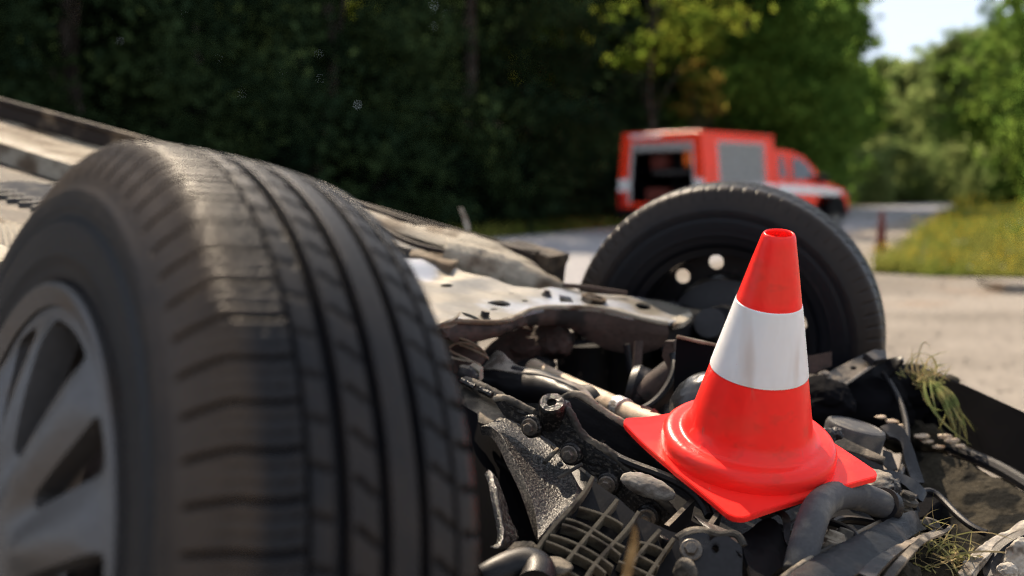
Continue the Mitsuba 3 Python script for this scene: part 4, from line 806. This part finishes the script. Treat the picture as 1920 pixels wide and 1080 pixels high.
# ------------------------------------------------------------------ the fire and rescue pickup
TO = np.array([3.39, 18.85, 0.0]); TA = math.radians(44.5)
TS = np.array([math.sin(TA), math.cos(TA), 0]); TL = np.array([-math.cos(TA), math.sin(TA), 0]); TZ = np.array([0, 0, 1.])
TWD = 1.95
truck = thing('rescue_truck', 'red fire service pickup with box body, parked on the road with its rear shutter open', 'truck')
def tw(v):
    v = np.asarray(v, float)
    taper = .11 * np.clip((v[:, 2] - .85) / 1.1, 0, 1)
    y = TWD / 2 + (v[:, 1] - TWD / 2) * (1 - taper)
    return TO + v[:, :1] * TS + y[:, None] * TL + v[:, 2:3] * TZ
def tmesh(m): m = m.copy(); m.vertices = tw(m.vertices); m.fix_normals(); return m
def tbox(s0, s1, y0, y1, z0, z1, b=.02, L=.25):
    m = trimesh.creation.box([s1 - s0, y1 - y0, z1 - z0])
    if b:
        hs = np.array([[i * ((s1 - s0) / 2 - b), j * ((y1 - y0) / 2 - b), k * ((z1 - z0) / 2 - b)] for i in (-1, 1) for j in (-1, 1) for k in (-1, 1)])
        sp_ = trimesh.creation.icosphere(subdivisions=1).vertices * b
        m = from_man(m3.Manifold.hull_points((hs[:, None] + sp_[None]).reshape(-1, 3).astype(np.float32)))
    m.apply_translation([(s0 + s1) / 2, (y0 + y1) / 2, (z0 + z1) / 2]); return refine(m, L)
def tside(pts, y0, y1, b=.015, holes=()):
    """a plate or body cut to a side outline (s, z), from y0 to y1"""
    P = Polygon(pts, holes)
    m = trimesh.util.concatenate(extr(P, 0, y1 - y0) if b == 0 else [from_man(to_man(c)) for c in slab2d(P, y1 - y0, b).split(only_watertight=False)])
    v = m.vertices.copy(); z = v[:, 2] - v[:, 2].min()
    m.vertices = np.c_[v[:, 0], y1 - z, v[:, 1]]; m.invert(); return refine(m, .4)
def put_t(name, m, mat, parent=truck, **kw): return put(name, tmesh(m), mat, parent, smooth=kw.pop('smooth', 30), **kw)
ZT, ZB = 1.86, .42
# box body: walls with openings
LB = 2.42
so = [(0.02, ZB), (LB, ZB), (LB, ZT - .03), (0, ZT)]
win = [(.52, .98), (2.02, .98), (2.02, 1.70), (.52, 1.70)]
put_t('body_side', tside(so, .0, .05, .012, [win]), 'truck_red', truck, label='right side of the red box body')
put_t('body_side', tside(so, TWD - .05, TWD, .012), 'truck_red', truck)
rear = Polygon([(0, ZB), (TWD, ZB), (TWD, ZT), (0, ZT)], [[(.22, .62), (1.68, .62), (1.68, 1.70), (.22, 1.70)]])
rm = trimesh.util.concatenate(extr(rear, 0, .05)); v = rm.vertices.copy(); rm.vertices = np.c_[v[:, 2] + .002, v[:, 0], v[:, 1]]
put_t('rear_frame', refine(rm, .3), 'truck_red', truck)
put_t('roof', tbox(-.01, LB + .02, -.01, TWD + .01, ZT - .01, ZT + .045, .022), 'truck_red', truck)
put_t('front_bulkhead', tbox(LB - .05, LB, .06, TWD - .06, ZB, ZT - .05, .01), 'truck_red', truck)
put_t('load_floor', tbox(.06, LB - .06, .06, TWD - .06, ZB, .62, .01), 'truck_dark', truck)
sh = truck + '__side_shutter'
for k_ in range(12):
    z0 = .985 + k_ * .0595
    put_t('slat', tbox(.525, 2.015, .018, .04, z0, z0 + .054, .008, 1.), 'shutter_grey', sh)
fr = tside([(.49, .95), (2.05, .95), (2.05, 1.73), (.49, 1.73)], -.008, .012, .004, [win])
put_t('frame', fr, 'truck_silver', sh)
ro = truck + '__rear_opening'
put_t('shutter_roll', tbox(.05, .17, .25, 1.66, 1.56, 1.69, .05), 'truck_silver', ro)
put_t('frame', refine(trimesh.util.concatenate([tbox(-.006, .05, .20, .235, .60, 1.72, .004), tbox(-.006, .05, 1.665, 1.70, .60, 1.72, .004), tbox(-.006, .05, .20, 1.70, 1.69, 1.72, .004)]), .4), 'truck_silver', ro)
put_t('shelf', tbox(.35, 1.6, .08, TWD - .08, 1.22, 1.25, .006), 'truck_dark', ro)
put_t('divider', tbox(.4, 1.6, .93, .97, .62, 1.7, .006), 'truck_dark', ro)
for y0_, y1_ in ((.06, .075), (TWD - .075, TWD - .06)): put_t('side_shade_liner', tbox(.08, LB - .1, y0_, y1_, .62, 1.80, .004), 'truck_dark', ro)  # dark side and roof liners added so the open rear looks shaded
put_t('roof_shade_liner', tbox(.06, LB - .1, .07, TWD - .07, 1.79, 1.81, .004), 'truck_dark', ro)
inner = tbox(LB - .3, LB - .25, .06, TWD - .06, .62, 1.85, .01); put_t('back_panel', inner, 'truck_dark', ro)
for s_, y_, z_, ds, dy, dz, mt in ((.12, .27, 1.28, .3, .26, .34, 'orange_gear'), (.35, .6, 1.26, .3, .28, .22, 'truck_dark'), (.3, 1.1, 1.26, .35, .35, .26, 'rust_red'), (.25, .35, .63, .4, .4, .30, 'truck_dark'), (.22, 1.02, .63, .4, .45, .25, 'rust_red'), (.30, .5, 1.16, .06, .9, .04, 'hose')):
    lb = {'orange_gear': 'orange case at the right of the shelf inside the open rear of the red truck', 'hose': 'grey bar across the shelf in the open rear of the red truck', 'rust_red': 'dark red case inside the open rear of the red truck', 'truck_dark': 'black case inside the open rear of the red truck'}[mt]
    put('equipment_bar' if mt == 'hose' else 'equipment_case', tmesh(tbox(s_, s_ + ds, y_, y_ + dy, z_, z_ + dz, .03)), mt, smooth=30, label=lb, cat='equipment bar' if mt == 'hose' else 'case', group={'rust_red': 'dark red cases in the truck', 'truck_dark': 'black cases in the truck'}.get(mt))
for y0, y1 in ((.005, .20), (1.66, TWD - .005)):
    put_t('rear_stripe', tbox(-.004, .004, y0, y1, .83, 1.06, 0), 'truck_white', truck)
put_t('roof_highlight_strip', tbox(-.02, .03, .95, 1.75, ZT - .055, ZT + .01, .012), 'truck_white', truck, label='white strip painted as the highlight along the rear roof edge')  # white box in place of the shine on the roof edge
for y0 in (.02, TWD - .16):
    put_t('tail_lamp', tbox(-.025, .02, y0, y0 + .14, .55, .80, .02), 'tail_lamp', truck)
put_t('rear_bumper', tbox(-.14, .06, .06, TWD - .06, .34, .52, .03), 'truck_dark', truck)
# cab and bonnet
cab = [(LB, .42), (3.95, .42), (4.02, .60), (4.2, .74), (4.6, .78), (4.95, .70), (5.12, .48), (5.2, .34), (5.36, .34), (5.40, .55), (5.36, .74), (5.20, .86), (4.45, 1.02), (4.30, 1.06), (3.98, 1.30), (3.60, 1.52), (3.2, 1.61), (2.8, 1.64), (LB, 1.64)]
put_t('cab', tside(cab, .02, TWD - .02, .04), 'truck_red', truck)
def side_panel(name, pts, mat, y0=.012, **kw): put_t(name, tside(pts, y0, y0 + .02, .003), mat, truck, **kw)
side_panel('side_window', [(2.56, 1.10), (2.90, 1.08), (2.76, 1.50), (2.58, 1.52)], 'truck_glass')
side_panel('side_window', [(3.08, 1.06), (4.02, 1.06), (3.72, 1.34), (3.45, 1.47), (3.10, 1.50)], 'truck_glass')
side_panel('side_stripe', [(.30, .83), (2.38, .83), (2.38, .97), (.30, .97)], 'truck_white', -.006)
side_panel('side_stripe', [(2.50, .80), (4.95, .74), (5.1, .84), (4.3, .92), (2.50, .97)], 'truck_white', .010)
put_t('door_seam', tside([(3.0, .45), (3.012, .45), (3.012, 1.55), (3.0, 1.55)], .012, .03, 0), 'truck_dark', truck)
put_t('side_mirror', tbox(3.98, 4.16, -.20, .02, 1.00, 1.16, .04), 'truck_dark', truck)
put_t('beacon', tbox(2.50, 2.72, .35, TWD - .35, 1.64, 1.76, .04), 'blue_lens', truck)
put_t('headlamp', tbox(5.16, 5.38, .02, .30, .66, .80, .03), 'truck_glass', truck)
put_t('front_bumper', tbox(5.2, 5.46, .04, TWD - .04, .30, .56, .05), 'truck_dark', truck)
put_t('underframe', tbox(.1, 5.0, .2, TWD - .2, .28, .5, .03), 'truck_dark', truck)
put_t('wheel_arch', tside([(4.85 + .42 * math.cos(a), .34 + .42 * math.sin(a)) for a in np.linspace(0, math.pi, 20)], -.012, .05, .006), 'truck_dark', truck)
for s_ in (.95, 4.85):
    for y_ in (.14, TWD - .14):
        wt_ = truck + '__' + key_for(truck + '__wheel')[len(truck) + 2:]
        o = tw([[s_, y_, .34]])[0]
        out = -TL if y_ < 1 else TL
        wn = key_for(truck + '__wheel'); labels.setdefault(wn, {'label': 'wheel of the red truck'})
        put('tyre', lathe([[.20, -.11], [.31, -.11], [.335, -.08], [.335, .08], [.31, .11], [.20, .115], [.19, .0], [.20, -.11]], o, out, 48), 'truck_dark', wn)
        put('rim', lathe([[0, .07], [.06, .08], [.17, .06], [.20, .10], [.205, -.05], [0, -.05]], o, out, 40), 'shutter_grey', wn)

# ------------------------------------------------------------------ small things
def tuft(name, feet, tips, w, seed, mat, label, spread=.02, n=40):
    rs = np.random.default_rng(seed); V, Fc, c0 = [], [], 0
    for i in range(n):
        a = np.asarray(feet[rs.integers(len(feet))]) + rs.normal(size=3) * spread * .5
        tp_ = tips[rs.integers(len(tips))]; b, c = np.asarray(tp_[0]) + rs.normal(size=3) * spread, np.asarray(tp_[1]) + rs.normal(size=3) * spread * 1.6
        cur = spline([a, b, c], 9); d = np.gradient(cur, axis=0); s_ = np.cross(d, rs.normal(size=3)); s_ /= np.linalg.norm(s_, axis=1, keepdims=True)
        ww = w * rs.uniform(.6, 1.4) * np.array([.7, .9, 1, 1, .95, .85, .7, .45, .08])[:, None]
        V += [cur - s_ * ww / 2, cur + s_ * ww / 2]
        Fc += [[c0 + j, c0 + j + 1, c0 + 9 + j + 1, c0 + 9 + j] for j in range(8)]; c0 += 18
    put(name, (np.vstack(V), np.array(Fc)), mat, smooth=True, label=label, cat='grass tuft')
tuft('grass_tuft', [D(1745, 715, 1.86), D(1735, 712, 1.86)], [(D(1772, 752, 1.80), D(1785, 812, 1.80)), (D(1768, 765, 1.80), D(1800, 815, 1.80)), (D(1782, 760, 1.80), D(1810, 805, 1.80)), (D(1776, 748, 1.80), D(1798, 828, 1.80))], .0042, 3, 'green_blade', 'green and straw grass blades hanging down over the torn black bumper', .008, 20)
tuft('grass_tuft', [D(1735, 722, 1.9), D(1715, 728, 1.92), D(1750, 722, 1.88)], [(D(1720, 690, 1.9), D(1728, 668, 1.9)), (D(1745, 680, 1.88), D(1756, 668, 1.88)), (D(1765, 700, 1.86), D(1784, 696, 1.86)), (D(1700, 705, 1.92), D(1698, 680, 1.92)), (D(1745, 705, 1.88), D(1770, 690, 1.88))], .003, 4, 'straw', 'dry brown grass stems sticking up behind the hanging green tuft', .014, 34)
tuft('grass_tuft', [D(1752, 1050, 1.4), D(1780, 1040, 1.42), D(1730, 1060, 1.38)], [(D(1760, 1020, 1.4), D(1775, 1000, 1.4)), (D(1790, 1040, 1.40), D(1830, 1060, 1.40)), (D(1740, 1030, 1.4), D(1735, 1010, 1.4)), (D(1770, 1060, 1.38), D(1800, 1078, 1.38))], .0025, 5, 'straw', 'tangle of dry grass caught in the lower right of the wreck', .02, 60)
put('dry_stalk', loft([[D(1163, 1100, .80), D(1170, 1060, .80), D(1180, 1020, .80), D(1188, 986, .80)], [D(1180, 1100, .80), D(1188, 1060, .80), D(1196, 1020, .80), D(1192, 986, .80)]], 24, 6, .001), 'dry_leaf', smooth=True, label='single blurred dry grass blade close to the camera at the bottom', cat='grass blade')
rs = np.random.default_rng(11)
ms = []
for i in range(170):
    d_ = rs.uniform(4.2, 11.5); px = rs.uniform(1560, 1990); x_ = (px - 960) / FPX * d_; r_ = rs.uniform(.005, .012) * (1.6 if i % 17 == 0 else 1)
    m_ = trimesh.creation.icosphere(subdivisions=1, radius=r_); m_.vertices = m_.vertices * [1, rs.uniform(.6, 1), rs.uniform(.4, .7)] * (1 + .25 * rs.normal(size=(len(m_.vertices), 1))) + [x_, d_, r_ * .2]; ms.append(m_)
put('pebbles', join(*ms), 'gravel_ground', smooth=False, label='loose pebbles scattered over the gravel on the right', cat='pebbles', kind='stuff')
fc = D(1652, 455, 15.0); fc[2] = 0
far_cone = thing('far_traffic_cone', 'small dark red traffic cone at the edge of the meadow', 'traffic cone')
put('body', lathe([[.10, .02], [.08, .05], [.032, .55], [.026, .55], [.075, .05], [.10, .02]], fc + [0, 0, .012], [0, 0, 1], 32), 'rust_red', far_cone, smooth=True)
put('base', boxm(fc + [-.11, -.11, .0], [1, 0, 0], [0, 1, 0], [0, 0, 1], .22, .22, .022), 'rust_red', far_cone)
sl = thing('roadside_slab', 'pale concrete slab lying on the gravel at the right edge', 'slab')
q_ = D(1925, 548, 9.0); q_[2] = 0
put('top', rough(boxm(q_ + [-.22, -.05, .02], [1, 0, 0], [0, 1, 0], [0, 0, 1], .7, .5, .06), .06, .03, 8), 'gravel_ground', sl)
